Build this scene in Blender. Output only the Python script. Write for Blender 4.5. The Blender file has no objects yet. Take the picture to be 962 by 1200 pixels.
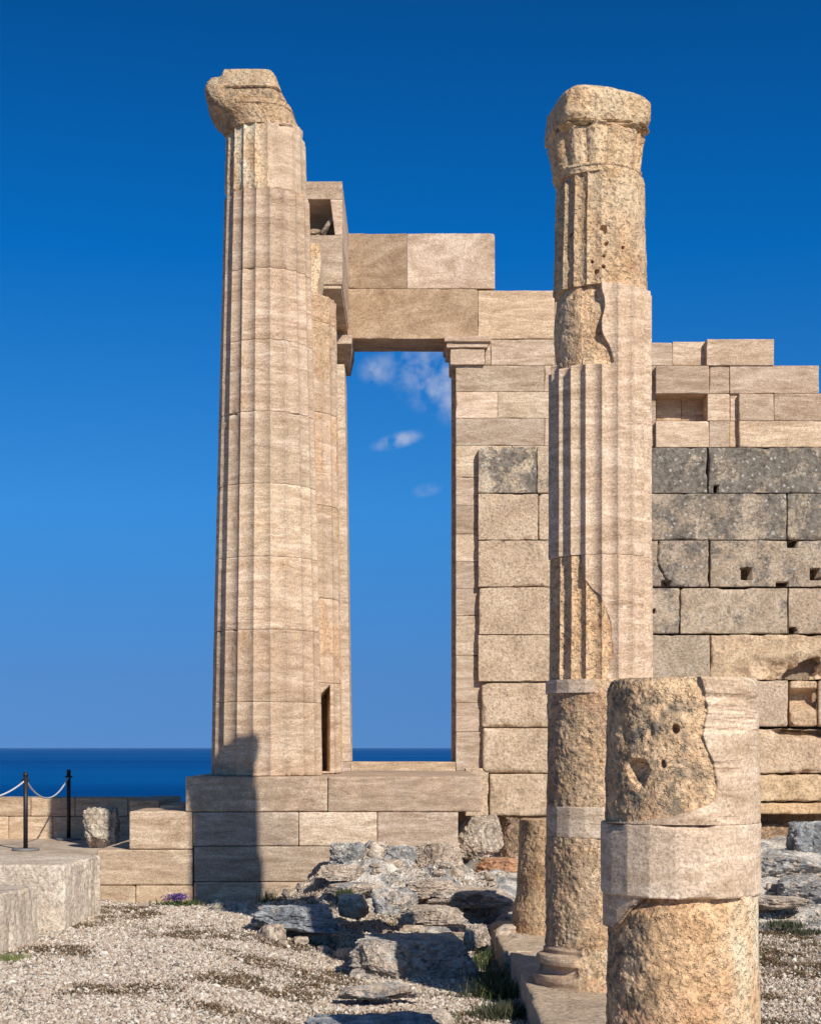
import bpy, math, random
import numpy as np
R = math.radians
rng = np.random.default_rng(7)
random.seed(7)
F = 1850.0; CX = 481.0; HY = 876.0; EYE = 1.6
scene = bpy.context.scene
col = scene.collection

def PX(x, d): return (x-CX)*d/F
def PZ(y, d): return EYE+(HY-y)*d/F

# ------------------------------------------------------------------ noise
def _hash(i, j, k, s):
    n = (i*374761393 + j*668265263 + k*2147483647 + s*974634777) & 0xffffffff
    n = ((n ^ (n >> 13))*1274126177) & 0xffffffff
    n = ((n ^ (n >> 16))*2246822519) & 0xffffffff
    n = n ^ (n >> 15)
    return (n & 0xffffff)/float(0xffffff)
def vnoise(p, s=0):
    p = np.asarray(p, dtype=np.float64)
    f = np.floor(p); t = p-f; i = f.astype(np.int64)
    t = t*t*t*(t*(t*6-15)+10)
    x, y, z = t[..., 0], t[..., 1], t[..., 2]
    I, J, K = i[..., 0], i[..., 1], i[..., 2]
    def h(a, b, c): return _hash(I+a, J+b, K+c, s)
    c00 = h(0,0,0)*(1-x)+h(1,0,0)*x; c10 = h(0,1,0)*(1-x)+h(1,1,0)*x
    c01 = h(0,0,1)*(1-x)+h(1,0,1)*x; c11 = h(0,1,1)*(1-x)+h(1,1,1)*x
    return (c00*(1-y)+c10*y)*(1-z)+(c01*(1-y)+c11*y)*z
def fbm(p, s=0, o=4, g=.5):
    p = np.asarray(p, dtype=np.float64); a = 1; r = 0; n = 0
    for q in range(o):
        r = r+a*vnoise(p*(2.03**q)+q*17.3, s+q); n += a; a *= g
    return r/n            # 0..1, mean .5
def worley(p, s=0):
    p = np.asarray(p, dtype=np.float64); i = np.floor(p).astype(np.int64); best = np.full(p.shape[:-1], 9.0)
    for a in (-1, 0, 1):
        for b in (-1, 0, 1):
            for c in (-1, 0, 1):
                I, J, K = i[..., 0]+a, i[..., 1]+b, i[..., 2]+c
                d = (I+_hash(I, J, K, s)-p[..., 0])**2+(J+_hash(I, J, K, s+1)-p[..., 1])**2+(K+_hash(I, J, K, s+2)-p[..., 2])**2
                best = np.minimum(best, d)
    return np.sqrt(best)
def sstep(a, b, x):
    t = np.clip((x-a)/(b-a), 0, 1); return t*t*(3-2*t)

# ------------------------------------------------------------------ object helpers
def tag(o, label=None, cat=None, group=None, kind=None):
    if label: o['label'] = label
    if cat: o['category'] = cat
    if group: o['group'] = group
    if kind: o['kind'] = kind
    return o
def empty(name, loc, label, cat, group=None):
    o = bpy.data.objects.new(name, None); col.objects.link(o); o.location = loc
    o.empty_display_size = .2
    return tag(o, label, cat, group)
def mesh_np(name, V, Fc, mat, parent=None, smooth=True, attrs=None, loc=None, color=None, fsize=4):
    """V world coords; Fc (n,k) int array"""
    V = np.asarray(V, dtype=np.float32).copy(); Fc = np.asarray(Fc, dtype=np.int32)
    if loc is None and parent is not None: loc = tuple(parent.location); par = True
    else: par = parent is not None
    origin = np.array(loc if loc is not None else (0, 0, 0), dtype=np.float32)
    V -= origin
    me = bpy.data.meshes.new(name)
    k = Fc.shape[1]
    me.vertices.add(len(V)); me.vertices.foreach_set('co', V.ravel())
    me.loops.add(Fc.size); me.loops.foreach_set('vertex_index', Fc.ravel())
    me.polygons.add(len(Fc)); me.polygons.foreach_set('loop_start', np.arange(0, Fc.size, k, dtype=np.int32))
    me.polygons.foreach_set('use_smooth', np.full(len(Fc), smooth, dtype=bool))
    me.update(calc_edges=True); me.validate()
    if attrs:
        for an, av in attrs.items():
            if av.ndim == 1:
                a = me.attributes.new(an, 'FLOAT', 'POINT'); a.data.foreach_set('value', av.astype(np.float32))
            else:
                a = me.attributes.new(an, 'FLOAT_COLOR', 'POINT'); a.data.foreach_set('color', av.astype(np.float32).ravel())
    me.materials.append(mat)
    o = bpy.data.objects.new(name, me); col.objects.link(o)
    if parent is not None: o.parent = parent
    else: o.location = origin
    if color is not None: o.color = color
    return o

def axis_lines(a, b, step, e=.02, extra=()):
    n = max(1, int(round((b-a)/step)))
    L = list(np.linspace(a, b, n+1))
    w = b-a
    for q in (.15, .4, .7, 1.0): 
        if q*e < w/3: L += [a+q*e, b-q*e]
    for x in extra:
        if a+.004 < x < b-.004: L += [x-.003, x+.003]
    L = np.array(sorted(L)); keep = [0]
    for i in range(1, len(L)):
        if L[i]-L[keep[-1]] > .0018: keep.append(i)
    L = L[keep]; L[-1] = b
    return L

def rbox(x0, x1, y0, y1, z0, z1, step=.03, ystep=.25, r=.012, rough=.003, chip=.0, holes=(), cracks=(), seed=0, nscale=9., warp=.0, fr=None):
    ex = [h[0] for h in holes]+[h[1] for h in holes]; ez = [h[2] for h in holes]+[h[3] for h in holes]
    ax = axis_lines(x0, x1, step, r*2.5, ex); ay = axis_lines(y0, y1, ystep, r*2.5); az = axis_lines(z0, z1, step, r*2.5, ez)
    nx, ny, nz = len(ax), len(ay), len(az)
    def gid(i, j, k): return (i*ny+j)*nz+k
    quads = []
    def grid(A, B, fn, flip):
        a, b = np.meshgrid(np.arange(A-1), np.arange(B-1), indexing='ij'); a = a.ravel(); b = b.ravel()
        q = np.stack([fn(a, b), fn(a+1, b), fn(a+1, b+1), fn(a, b+1)], 1)
        quads.append(q[:, ::-1] if flip else q)
    grid(nx, nz, lambda a, b: gid(a, 0, b), False); grid(nx, nz, lambda a, b: gid(a, ny-1, b), True)
    grid(ny, nz, lambda a, b: gid(0, a, b), True); grid(ny, nz, lambda a, b: gid(nx-1, a, b), False)
    grid(nx, ny, lambda a, b: gid(a, b, 0), True); grid(nx, ny, lambda a, b: gid(a, b, nz-1), False)
    Q = np.concatenate(quads); u, inv = np.unique(Q, return_inverse=True); Q = inv.reshape(Q.shape)
    k = u % nz; j = (u//nz) % ny; i = u//(nz*ny)
    p = np.stack([ax[i], ay[j], az[k]], 1)
    n1 = vnoise(p*6+seed*3.1, 11); n2 = fbm(p*4.5+seed*1.7, 21, 3)
    rr = r*(.5+n1)+chip*np.clip((n2-.52)*5, 0, 1.3)
    hw = .45*min(x1-x0, y1-y0, z1-z0); rr = np.minimum(rr, hw)[:, None]
    lo = np.array([x0, y0, z0]); hi = np.array([x1, y1, z1])
    q = np.clip(p, lo+rr, hi-rr); v = p-q; ln = np.linalg.norm(v, axis=1, keepdims=True); nrm = v/np.maximum(ln, 1e-9)
    P = q+nrm*rr
    d = (fbm(P*nscale+seed*2.3, 31, 4)-.5)*2*rough
    if warp: d = d+(fbm(P*1.6+seed, 41, 2)-.5)*2*warp
    P = P+nrm*d[:, None]
    front = nrm[:, 1] < -.5
    for (a, b, c, e_, dep) in holes:
        nn = (vnoise(P*30, 5)-.5)*.012
        m = front & (P[:, 0] > a+nn) & (P[:, 0] < b+nn) & (P[:, 2] > c+nn) & (P[:, 2] < e_+nn)
        P[m, 1] += dep
    for (pts, w, dep) in cracks:
        dm = np.full(len(P), 9.)
        X = P[:, 0]+(vnoise(P*14, 8)-.5)*.03; Z = P[:, 2]+(vnoise(P*14, 9)-.5)*.03
        for (ax_, az_), (bx_, bz_) in zip(pts[:-1], pts[1:]):
            L2 = (bx_-ax_)**2+(bz_-az_)**2+1e-9; t = np.clip(((X-ax_)*(bx_-ax_)+(Z-az_)*(bz_-az_))/L2, 0, 1)
            dm = np.minimum(dm, np.hypot(X-ax_-t*(bx_-ax_), Z-az_-t*(bz_-az_)))
        P[:, 1] += np.where(front, dep*np.clip(1-dm/w, 0, 1), 0)
    if fr is not None: P = fr(P, front)
    return P, Q

_bs = [0]
def block(parent, x0, y0, x1, y1, d, depth, mat, name='block', tint=(1, 1, 1), lich=0., holes=(), cracks=(), gap=.003, **kw):
    """front rectangle in photo pixels at distance d, running back by depth"""
    _bs[0] += 1
    X0, X1 = PX(x0, d)+gap, PX(x1, d)-gap; Z0, Z1 = PZ(y1, d)+gap, PZ(y0, d)-gap
    hs = [(PX(a, d), PX(c, d), PZ(e, d), PZ(b, d), dep) for (a, b, c, e, dep) in holes]
    cs = [([(PX(a, d), PZ(b, d)) for a, b in pts], w, dep) for (pts, w, dep) in cracks]
    P, Q = rbox(X0, X1, d, d+depth, Z0, Z1, holes=hs, cracks=cs, seed=kw.pop('seed', _bs[0]), **kw)
    return mesh_np(name, P, Q, mat, parent, color=(*tint, lich))

def prism(parent, name, pts, d, depth, mat, tint=(1, 1, 1), lich=0., bevel=.008):
    """polygon in photo pixels at distance d, extruded back"""
    n = len(pts); V = []
    for dd in (d, d+depth):
        for (x, y) in pts: V.append((PX(x, d), dd, PZ(y, d)))
    me = bpy.data.meshes.new(name)
    fs = [list(range(n))[::-1], list(range(n, 2*n))]
    for i in range(n): fs.append([i, (i+1) % n, n+(i+1) % n, n+i])
    loc = parent.location if parent else (0, 0, 0)
    V = [(a-loc[0], b-loc[1], c-loc[2]) for a, b, c in V]
    me.from_pydata(V, [], fs); me.update()
    import bmesh
    bm = bmesh.new(); bm.from_mesh(me); bmesh.ops.recalc_face_normals(bm, faces=bm.faces)
    bmesh.ops.bevel(bm, geom=list(bm.edges), offset=bevel, segments=2, affect='EDGES', profile=.6)
    bm.to_mesh(me); bm.free()
    me.materials.append(mat); o = bpy.data.objects.new(name, me); col.objects.link(o); o.parent = parent
    o.color = (*tint, lich); return o

# ------------------------------------------------------------------ materials
class NT:
    def __init__(s, name):
        s.m = bpy.data.materials.new(name); s.m.use_nodes = True; s.t = s.m.node_tree; s.t.nodes.clear()
        s.out = s.n('ShaderNodeOutputMaterial'); s.b = s.n('ShaderNodeBsdfPrincipled'); s.l(s.b.outputs[0], s.out.inputs[0])
        s.b.inputs['Roughness'].default_value = .9; s.b.inputs['Specular IOR Level'].default_value = .25
    def n(s, t, **kw):
        x = s.t.nodes.new(t)
        for k, v in kw.items(): setattr(x, k, v)
        return x
    def l(s, a, b): s.t.links.new(a, b)
    def val(s, sock, v):
        if hasattr(v, 'is_output') or isinstance(v, bpy.types.NodeSocket): s.l(v, sock)
        else: sock.default_value = v
    def noise(s, vec, scale, detail=4, rough=.5, dist=0.):
        x = s.n('ShaderNodeTexNoise'); s.l(vec, x.inputs['Vector']); x.inputs['Scale'].default_value = scale
        x.inputs['Detail'].default_value = detail; x.inputs['Roughness'].default_value = rough; x.inputs['Distortion'].default_value = dist
        return x.outputs['Fac']
    def voro(s, vec, scale, feature='F1', out='Distance', rnd=1.):
        x = s.n('ShaderNodeTexVoronoi', feature=feature); s.l(vec, x.inputs['Vector']); x.inputs['Scale'].default_value = scale
        x.inputs['Randomness'].default_value = rnd
        return x.outputs[out]
    def ramp(s, f, *stops):
        x = s.n('ShaderNodeValToRGB'); e = x.color_ramp.elements
        while len(e) < len(stops): e.new(.5)
        for q, (p, c) in zip(e, stops):
            q.position = p; q.color = (c, c, c, 1) if not isinstance(c, tuple) else (*c, 1)
        s.l(f, x.inputs[0]); return x.outputs[0]
    def mix(s, f, a, b, mode='MIX'):
        x = s.n('ShaderNodeMix', data_type='RGBA', blend_type=mode)
        s.val(x.inputs[0], f)
        for sock, v in ((x.inputs[6], a), (x.inputs[7], b)):
            if isinstance(v, tuple): sock.default_value = (*v, 1)
            else: s.l(v, sock)
        return x.outputs[2]
    def math(s, op, a, b=0., c=None):
        x = s.n('ShaderNodeMath', operation=op); s.val(x.inputs[0], a); s.val(x.inputs[1], b)
        if c is not None: s.val(x.inputs[2], c)
        return x.outputs[0]
    def attr(s, name):
        x = s.n('ShaderNodeAttribute'); x.attribute_name = name; return x
    def mapping(s, vec, sc=(1, 1, 1), rot=(0, 0, 0)):
        x = s.n('ShaderNodeMapping'); s.l(vec, x.inputs[0]); x.inputs['Scale'].default_value = sc; x.inputs['Rotation'].default_value = rot
        return x.outputs[0]
    def coords(s):
        tc = s.n('ShaderNodeTexCoord'); oi = s.n('ShaderNodeObjectInfo')
        v = s.n('ShaderNodeVectorMath', operation='MULTIPLY_ADD')
        cmb = s.n('ShaderNodeCombineXYZ')
        for i in range(3): s.l(oi.outputs['Random'], cmb.inputs[i])
        s.l(cmb.outputs[0], v.inputs[0]); v.inputs[1].default_value = (37, 91, 53); s.l(tc.outputs['Object'], v.inputs[2])
        return v.outputs[0], oi
    def bump(s, h, strength=.5, dist=.02, nrm=None):
        x = s.n('ShaderNodeBump'); s.l(h, x.inputs['Height']); x.inputs['Strength'].default_value = strength; x.inputs['Distance'].default_value = dist
        if nrm is not None: s.l(nrm, x.inputs['Normal'])
        return x.outputs[0]

def newstone_color(N, v, oi, tilt=.12, st=5.5):
    """layered beige poros stone used for the restored blocks"""
    vm = N.mapping(v, (1, 1, st), (0, tilt, 0))
    warp = N.noise(v, 1.3, 3, .5)
    b1 = N.noise(vm, 1.9, 7, .6, 1.1)
    b2 = N.noise(N.mapping(v, (1.4, 1.4, 1.5*st), (0, tilt*.5, 0)), 4.2, 5, .65, 1.6)
    c = N.ramp(b1, (.32, (.33, .23, .15)), (.44, (.48, .355, .25)), (.54, (.59, .455, .335)), (.65, (.76, .62, .48)))
    c = N.mix(.35, c, N.ramp(b2, (.32, (.34, .235, .155)), (.48, (.49, .36, .25)), (.66, (.66, .515, .385))))
    # bleached blotches and grain
    blot = N.ramp(N.noise(v, 2.6, 5, .65, 1.0), (.55, 0.), (.72, 1.))
    c = N.mix(N.math('MULTIPLY', blot, .35), c, (.70, .57, .445))
    g = N.noise(v, 70, 4, .8)
    c = N.mix(.75, c, N.ramp(g, (.34, .45), (.5, 1.), (.68, 1.5)), 'MULTIPLY')
    vr = N.n('ShaderNodeMath', operation='ABSOLUTE'); N.l(N.math('SUBTRACT', N.noise(N.mapping(v, (.8, .8, .75*st), (0, tilt, 0)), 1.7, 4, .55, 1.8), .5), vr.inputs[0])
    vm2 = N.math('MULTIPLY', N.ramp(vr.outputs[0], (.0, 1.), (.022, 0.)), N.ramp(N.noise(v, 1.9, 3, .6), (.48, 0.), (.62, 1.)))
    c = N.mix(N.math('MULTIPLY', vm2, .7), c, (.82, .71, .58))
    g3 = N.noise(N.mapping(v, (1, 1, 2.2)), 17, 4, .7)
    c = N.mix(.38, c, N.ramp(g3, (.34, .66), (.5, 1.), (.68, 1.25)), 'MULTIPLY')
    sp = N.ramp(N.noise(N.mapping(v, (1, 1, 2)), 28, 2, .5), (.30, .55), (.36, 1.))
    c = N.mix(.5, c, sp, 'MULTIPLY')
    return c, g, b2
def oldstone_color(N, v):
    n1 = N.noise(v, 3.0, 6, .62, .5); n2 = N.noise(v, 22, 4, .7)
    c = N.ramp(n1, (.3, (.53, .31, .16)), (.45, (.68, .44, .245)), (.6, (.80, .55, .33)), (.75, (.85, .65, .43)))
    c = N.mix(.7, c, N.ramp(n2, (.32, .5), (.5, 1.), (.68, 1.35)), 'MULTIPLY')
    rust = N.ramp(N.noise(v, 2.1, 3, .5, 1.), (.60, 0.), (.74, 1.))
    c = N.mix(N.math('MULTIPLY', rust, .5), c, (.62, .33, .20))
    return c, n2

def mat_new(name='restored_stone', tilt=.12, st=5.5):
    N = NT(name); v, oi = N.coords(); c, g, b2 = newstone_color(N, v, oi, tilt, st)
    # grey soot-like lichen where the object asks for it
    lm = N.math('MULTIPLY', N.ramp(N.noise(v, 5, 5, .7), (.36, 0.), (.58, 1.)), oi.outputs['Alpha'])
    c = N.mix(lm, c, (.13, .11, .085))
    tone = N.math('MULTIPLY_ADD', oi.outputs['Random'], .34, .82)
    c = N.mix(1., c, oi.outputs['Color'], 'MULTIPLY')
    cm = N.n('ShaderNodeCombineColor')
    for i in range(3): N.l(tone, cm.inputs[i])
    c = N.mix(1., c, cm.outputs[0], 'MULTIPLY')
    N.l(c, N.b.inputs['Base Color'])
    h = N.math('ADD', N.math('MULTIPLY', N.noise(v, 40, 5, .7), .6), N.math('MULTIPLY', b2, .5))
    N.l(N.bump(h, .55, .012), N.b.inputs['Normal'])
    return N.m
def mat_old(name='weathered_ashlar'):
    """old wall blocks: pitted, lichen black on the upper courses, white lichen discs"""
    N = NT(name); v, oi = N.coords()
    n1 = N.noise(v, 2.5, 6, .62, .6); n2 = N.noise(v, 30, 4, .7)
    c = N.ramp(n1, (.3, (.42, .32, .225)), (.5, (.55, .43, .31)), (.68, (.67, .545, .41)))
    c = N.mix(1., c, oi.outputs['Color'], 'MULTIPLY')
    c = N.mix(.8, c, N.ramp(n2, (.33, .45), (.5, 1.), (.68, 1.4)), 'MULTIPLY')
    a = oi.outputs['Alpha']
    big = N.noise(v, 3.2, 6, .68, .4)
    thr = N.math('SUBTRACT', N.math('ADD', big, N.math('MULTIPLY', N.noise(v, 24, 4, .75), .55)), N.math('MULTIPLY_ADD', a, -.62, 1.12))
    lm = N.ramp(thr, (-.04, 0.), (.14, 1.))
    dark = N.mix(N.ramp(N.noise(v, 16, 4, .7), (.35, 0.), (.65, 1.)), (.075, .063, .052), (.27, .235, .19))
    c = N.mix(N.math('MULTIPLY', lm, .9), c, dark)
    wv = N.ramp(N.math('ADD', N.voro(v, 4.2), N.math('MULTIPLY', N.noise(v, 14, 5, .75), .55)), (.30, 1.), (.40, 0.))
    wv2 = N.ramp(N.math('ADD', N.voro(v, 11.), N.math('MULTIPLY', N.noise(v, 40, 4, .75), .6)), (.40, 1.), (.54, 0.))
    wm = N.math('MULTIPLY', N.math('MAXIMUM', wv, wv2), N.math('MINIMUM', N.math('MULTIPLY', a, 1.1), .8))
    c = N.mix(wm, c, (.60, .55, .47))
    pit = N.ramp(N.math('ADD', N.voro(v, 16.), N.math('MULTIPLY', N.noise(v, 9, 2), .35)), (.20, 0.), (.27, 1.))
    c = N.mix(.55, c, N.mix(pit, (.3, .25, .2), (1., 1., 1.)), 'MULTIPLY')
    N.l(c, N.b.inputs['Base Color'])
    h = N.math('ADD', N.math('MULTIPLY', N.noise(v, 34, 6, .72), .8), N.math('MULTIPLY', pit, .9))
    N.l(N.bump(h, 1., .03), N.b.inputs['Normal'])
    return N.m
def mat_column(name='column_stone', warm=(1, 1, 1)):
    """w attribute: 0 restored stone, 1 weathered original; lich: black lichen and other darkening"""
    N = NT(name); v, oi = N.coords()
    a, g, b2 = newstone_color(N, v, oi, .10); b, n2 = oldstone_color(N, v)
    w = N.attr('w').outputs['Fac']; li = N.attr('lich').outputs['Fac']
    c = N.mix(w, N.mix(1., a, (1.02, .985, .95), 'MULTIPLY'), b)
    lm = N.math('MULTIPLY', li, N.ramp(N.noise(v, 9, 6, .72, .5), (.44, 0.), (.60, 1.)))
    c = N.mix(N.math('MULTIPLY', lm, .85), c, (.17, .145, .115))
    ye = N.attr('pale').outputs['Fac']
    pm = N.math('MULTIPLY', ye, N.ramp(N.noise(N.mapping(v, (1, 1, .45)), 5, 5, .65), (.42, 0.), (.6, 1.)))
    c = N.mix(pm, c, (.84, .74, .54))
    c = N.mix(1., c, oi.outputs['Color'], 'MULTIPLY')
    tone = N.math('MULTIPLY_ADD', oi.outputs['Random'], .16, .92)
    cm = N.n('ShaderNodeCombineColor')
    for i in range(3): N.l(tone, cm.inputs[i])
    c = N.mix(1., c, cm.outputs[0], 'MULTIPLY')
    cb = N.mix(N.math('MULTIPLY', w, .45), (1., 1., 1.), N.ramp(N.noise(v, 30, 3, .6), (.34, .45), (.41, 1.)))  # cavity shade painted into the pits of the weathered stone
    c = N.mix(1., c, cb, 'MULTIPLY')
    N.l(c, N.b.inputs['Base Color'])
    hr = N.math('ADD', N.math('MULTIPLY', N.noise(v, 15, 7, .72), 1.5), N.math('ADD', N.math('MULTIPLY', N.ramp(N.noise(v, 30, 3, .6), (.36, 0.), (.43, 1.)), .6), N.math('MULTIPLY', N.ramp(N.noise(v, 62, 3, .6), (.38, 0.), (.44, 1.)), .45)))
    hs = N.math('ADD', N.math('MULTIPLY', N.noise(v, 55, 5, .75), .34), N.math('MULTIPLY', b2, .14))
    mh = N.n('ShaderNodeMix', data_type='FLOAT'); N.l(w, mh.inputs[0]); N.l(hs, mh.inputs[2]); N.l(hr, mh.inputs[3])
    N.l(N.bump(mh.outputs[0], .9, .020), N.b.inputs['Normal'])
    return N.m
def mat_rock(name='limestone_rock'):
    N = NT(name); v, oi = N.coords()
    n1 = N.noise(v, 4, 6, .65, .8); n2 = N.noise(v, 26, 5, .72)
    blue = N.ramp(n1, (.3, (.17, .175, .185)), (.44, (.33, .335, .34)), (.55, (.52, .51, .49)), (.66, (.74, .70, .64)))
    cream = N.ramp(n1, (.3, (.44, .35, .27)), (.5, (.66, .55, .44)), (.7, (.80, .72, .61)))
    m = N.math('ADD', N.noise(v, 5.5, 4, .6, 1.2), N.math('MULTIPLY_ADD', oi.outputs['Alpha'], 1.0, -.5))
    c = N.mix(N.ramp(m, (.46, 0.), (.54, 1.)), blue, cream)
    vein = N.ramp(N.math('ABSOLUTE', N.math('SUBTRACT', N.noise(v, 3.5, 6, .7, 1.5), .5)), (.0, 1.), (.025, 0.))
    c = N.mix(N.math('MULTIPLY', vein, .5), c, (.62, .56, .47))
    c = N.mix(.8, c, N.ramp(n2, (.33, .45), (.5, 1.), (.68, 1.45)), 'MULTIPLY')
    c = N.mix(1., c, oi.outputs['Color'], 'MULTIPLY')
    N.l(c, N.b.inputs['Base Color'])
    h = N.math('ADD', N.noise(v, 9, 9, .8), N.math('MULTIPLY', vein, -.3))
    N.l(N.bump(h, 1., .055), N.b.inputs['Normal']); N.b.inputs['Roughness'].default_value = .8
    return N.m
def mat_ground():
    N = NT('gravelly_earth'); tc = N.n('ShaderNodeTexCoord'); v = tc.outputs['Object']
    n1 = N.noise(v, 1.2, 6, .65, .5); n2 = N.voro(v, 38., 'F1', 'Color'); n3 = N.noise(v, 60, 4, .7)
    c = N.ramp(n1, (.3, (.36, .28, .20)), (.5, (.47, .39, .30)), (.7, (.56, .49, .40)))
    bw = N.n('ShaderNodeRGBToBW'); N.l(n2, bw.inputs[0])
    c = N.mix(.9, c, N.ramp(bw.outputs[0], (.15, .55), (.5, 1.), (.8, 1.35)), 'MULTIPLY')
    pm = N.ramp(N.noise(v, 2.2, 5, .6), (.48, 0.), (.56, 1.)); c = N.mix(N.math('MULTIPLY', pm, .4), c, (.25, .18, .125))
    rk = N.attr('rock').outputs['Fac']
    nb = N.noise(v, 3, 6, .65, .8)
    rc = N.ramp(nb, (.34, (.20, .20, .205)), (.44, (.36, .345, .32)), (.50, (.60, .53, .44)), (.64, (.80, .73, .63)))
    c = N.mix(rk, c, N.mix(.8, rc, N.ramp(n3, (.3, .6), (.5, 1.), (.7, 1.25)), 'MULTIPLY'))
    N.l(c, N.b.inputs['Base Color'])
    h = N.math('ADD', N.math('MULTIPLY', N.voro(v, 38.), -.6), N.noise(v, 20, 7, .75))
    N.l(N.bump(h, .9, .03), N.b.inputs['Normal']); return N.m
def mat_attrcol(name, rough=.9, trans=0.):
    N = NT(name); a = N.attr('col').outputs['Color']; N.l(a, N.b.inputs['Base Color']); N.b.inputs['Roughness'].default_value = rough
    return N.m
def mat_plain(name, c, rough=.6, metal=0., nsc=30, amt=.4):
    N = NT(name); tc = N.n('ShaderNodeTexCoord'); f = N.noise(tc.outputs['Object'], nsc, 4, .6)
    cc = N.mix(amt, c, N.ramp(f, (.3, .4), (.7, 1.5)), 'MULTIPLY')
    N.l(cc, N.b.inputs['Base Color']); N.b.inputs['Roughness'].default_value = rough; N.b.inputs['Metallic'].default_value = metal
    N.l(N.bump(f, .3, .01), N.b.inputs['Normal'])
    return N.m
def mat_sea():
    N = NT('sea_water'); tc = N.n('ShaderNodeTexCoord'); v = tc.outputs['Object']
    n = N.noise(N.mapping(v, (.00012, .0006, 1)), 1., 6, .6)
    n2 = N.noise(N.mapping(v, (.00002, .00022, 1)), 1., 4, .6)
    c = N.mix(.5, N.ramp(n, (.35, (.0003, .052, .21)), (.6, (.0008, .085, .30))), N.ramp(n2, (.4, (.0003, .05, .20)), (.62, (.002, .12, .36))))
    N.l(c, N.b.inputs['Base Color']); N.b.inputs['Roughness'].default_value = .55; N.b.inputs['Specular IOR Level'].default_value = .0
    h = N.noise(N.mapping(v, (.03, .12, 1)), 1., 6, .7)
    N.l(N.bump(h, .5, 3.), N.b.inputs['Normal'])
    return N.m

M_NEW = mat_new(); M_NEWD = mat_new('restored_stone_swirled', .9, 1.6); M_OLD = mat_old(); M_COL = mat_column(); M_ROCK = mat_rock()
M_GROUND = mat_ground(); M_PEB = mat_attrcol('pebble_mix'); M_PLANT = mat_attrcol('plant_mix', .7)
M_METAL = mat_plain('dark_steel', (.045, .04, .038), .5, .6); M_ROPE = mat_plain('pale_rope', (.5, .5, .52), .8, 0, 200)
M_SEA = mat_sea()

# ------------------------------------------------------------------ lathe solids
def lathe(name, parent, xc, yc, z0, z1, nt, nz, rfun, mat, wfun=None, color=(1, 1, 1, 0), topfun=None, botfun=None, caprings=6):
    th = (np.arange(nt)+.5)/nt*2*np.pi-np.pi
    zz = np.linspace(z0, z1, nz)
    T, Z = np.meshgrid(th, zz, indexing='ij')
    if topfun is not None or botfun is not None:
        zt = topfun(T[:, 0]) if topfun is not None else np.full(nt, z1)
        zb = botfun(T[:, 0]) if botfun is not None else np.full(nt, z0)
        f = (Z-z0)/(z1-z0); Z = zb[:, None]+(zt-zb)[:, None]*f
    Rr, W, L, Pa = rfun(T, Z)
    X = xc+Rr*np.sin(T); Y = yc-Rr*np.cos(T)
    V = np.stack([X, Y, Z], -1).reshape(-1, 3); at = [W.ravel(), L.ravel(), Pa.ravel()]
    ids = np.arange(nt*nz).reshape(nt, nz)
    a = ids; b = np.roll(ids, -1, 0)
    Q = [np.stack([a[:, :-1], b[:, :-1], b[:, 1:], a[:, 1:]], -1).reshape(-1, 4)]
    base = len(V)
    for top in (True, False):
        edge = ids[:, -1] if top else ids[:, 0]
        Ve = V[edge]; prev = edge; cz = Ve[:, 2].mean()
        cen = Ve.mean(0)
        for q in range(1, caprings+1):
            f = 1-q/(caprings+.3)
            P = cen+(Ve-cen)*np.array([f, f, f**.6])
            nz_ = (fbm(P*9+3, 77, 4)-.5)*.03*(1 if top else 0)*min(1, q)*np.mean(W[:, -1])
            P[:, 2] += nz_
            cur = np.arange(nt)+base; base += nt
            V = np.concatenate([V, P]); 
            for i_, arr in enumerate((W, L, Pa)):
                src = arr[:, -1] if top else arr[:, 0]
                at[i_] = np.concatenate([at[i_], src])
            pb = np.roll(prev, -1); cb = np.roll(cur, -1)
            Q.append(np.stack([prev, pb, cb, cur] if top else [pb, prev, cur, cb], -1)); prev = cur
        V = np.concatenate([V, V[prev].mean(0)[None]]); ci = base; base += 1
        for i_ in range(3): at[i_] = np.append(at[i_], at[i_][-1])
        # close with quads to the centre (pairs of triangles)
        n2 = nt//2
        pp = prev.reshape(n2, 2); nx_ = np.roll(prev, -2).reshape(n2, 2)[:, 0]
        q = np.stack([pp[:, 0], pp[:, 1], nx_, np.full(n2, ci)], -1)
        Q.append(q if top else q[:, ::-1])
    return mesh_np(name, V, np.concatenate(Q), mat, parent, color=color, attrs={'w': at[0], 'lich': at[1], 'pale': at[2]})

def flute(T, n, phase, depth, sharp=1.):
    fr = ((T-phase)*n/(2*np.pi)) % 1.0
    t = np.abs(fr-.5)*2
    return depth*(1-t**2)**.9
def poly(T, n, phase):
    fr = ((T-phase)*n/(2*np.pi)) % 1.0-.5
    return np.cos(np.pi/n)/np.cos(fr*2*np.pi/n)
def roughness(X, Y, Z, amp, s=0, sc=1.):
    P = np.stack([X, Y, Z], -1)
    n = (fbm(P*7*sc, s, 5, .6)-.5)*2
    rid = np.abs(fbm(P*np.array([13, 13, 9])*sc, s+9, 3)-.5)*2
    w = worley(P*np.array([17, 17, 12])*sc, s+5)
    pits = -np.clip(.34-w, 0, 1)*2.2*(fbm(P*3, s+3, 2) > .48)
    hf = (fbm(P*38*sc, s+21, 3, .7)-.5)*2
    return amp*(n*.72-rid*.36+pits*.8+hf*.26)

exec_later = []
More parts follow.
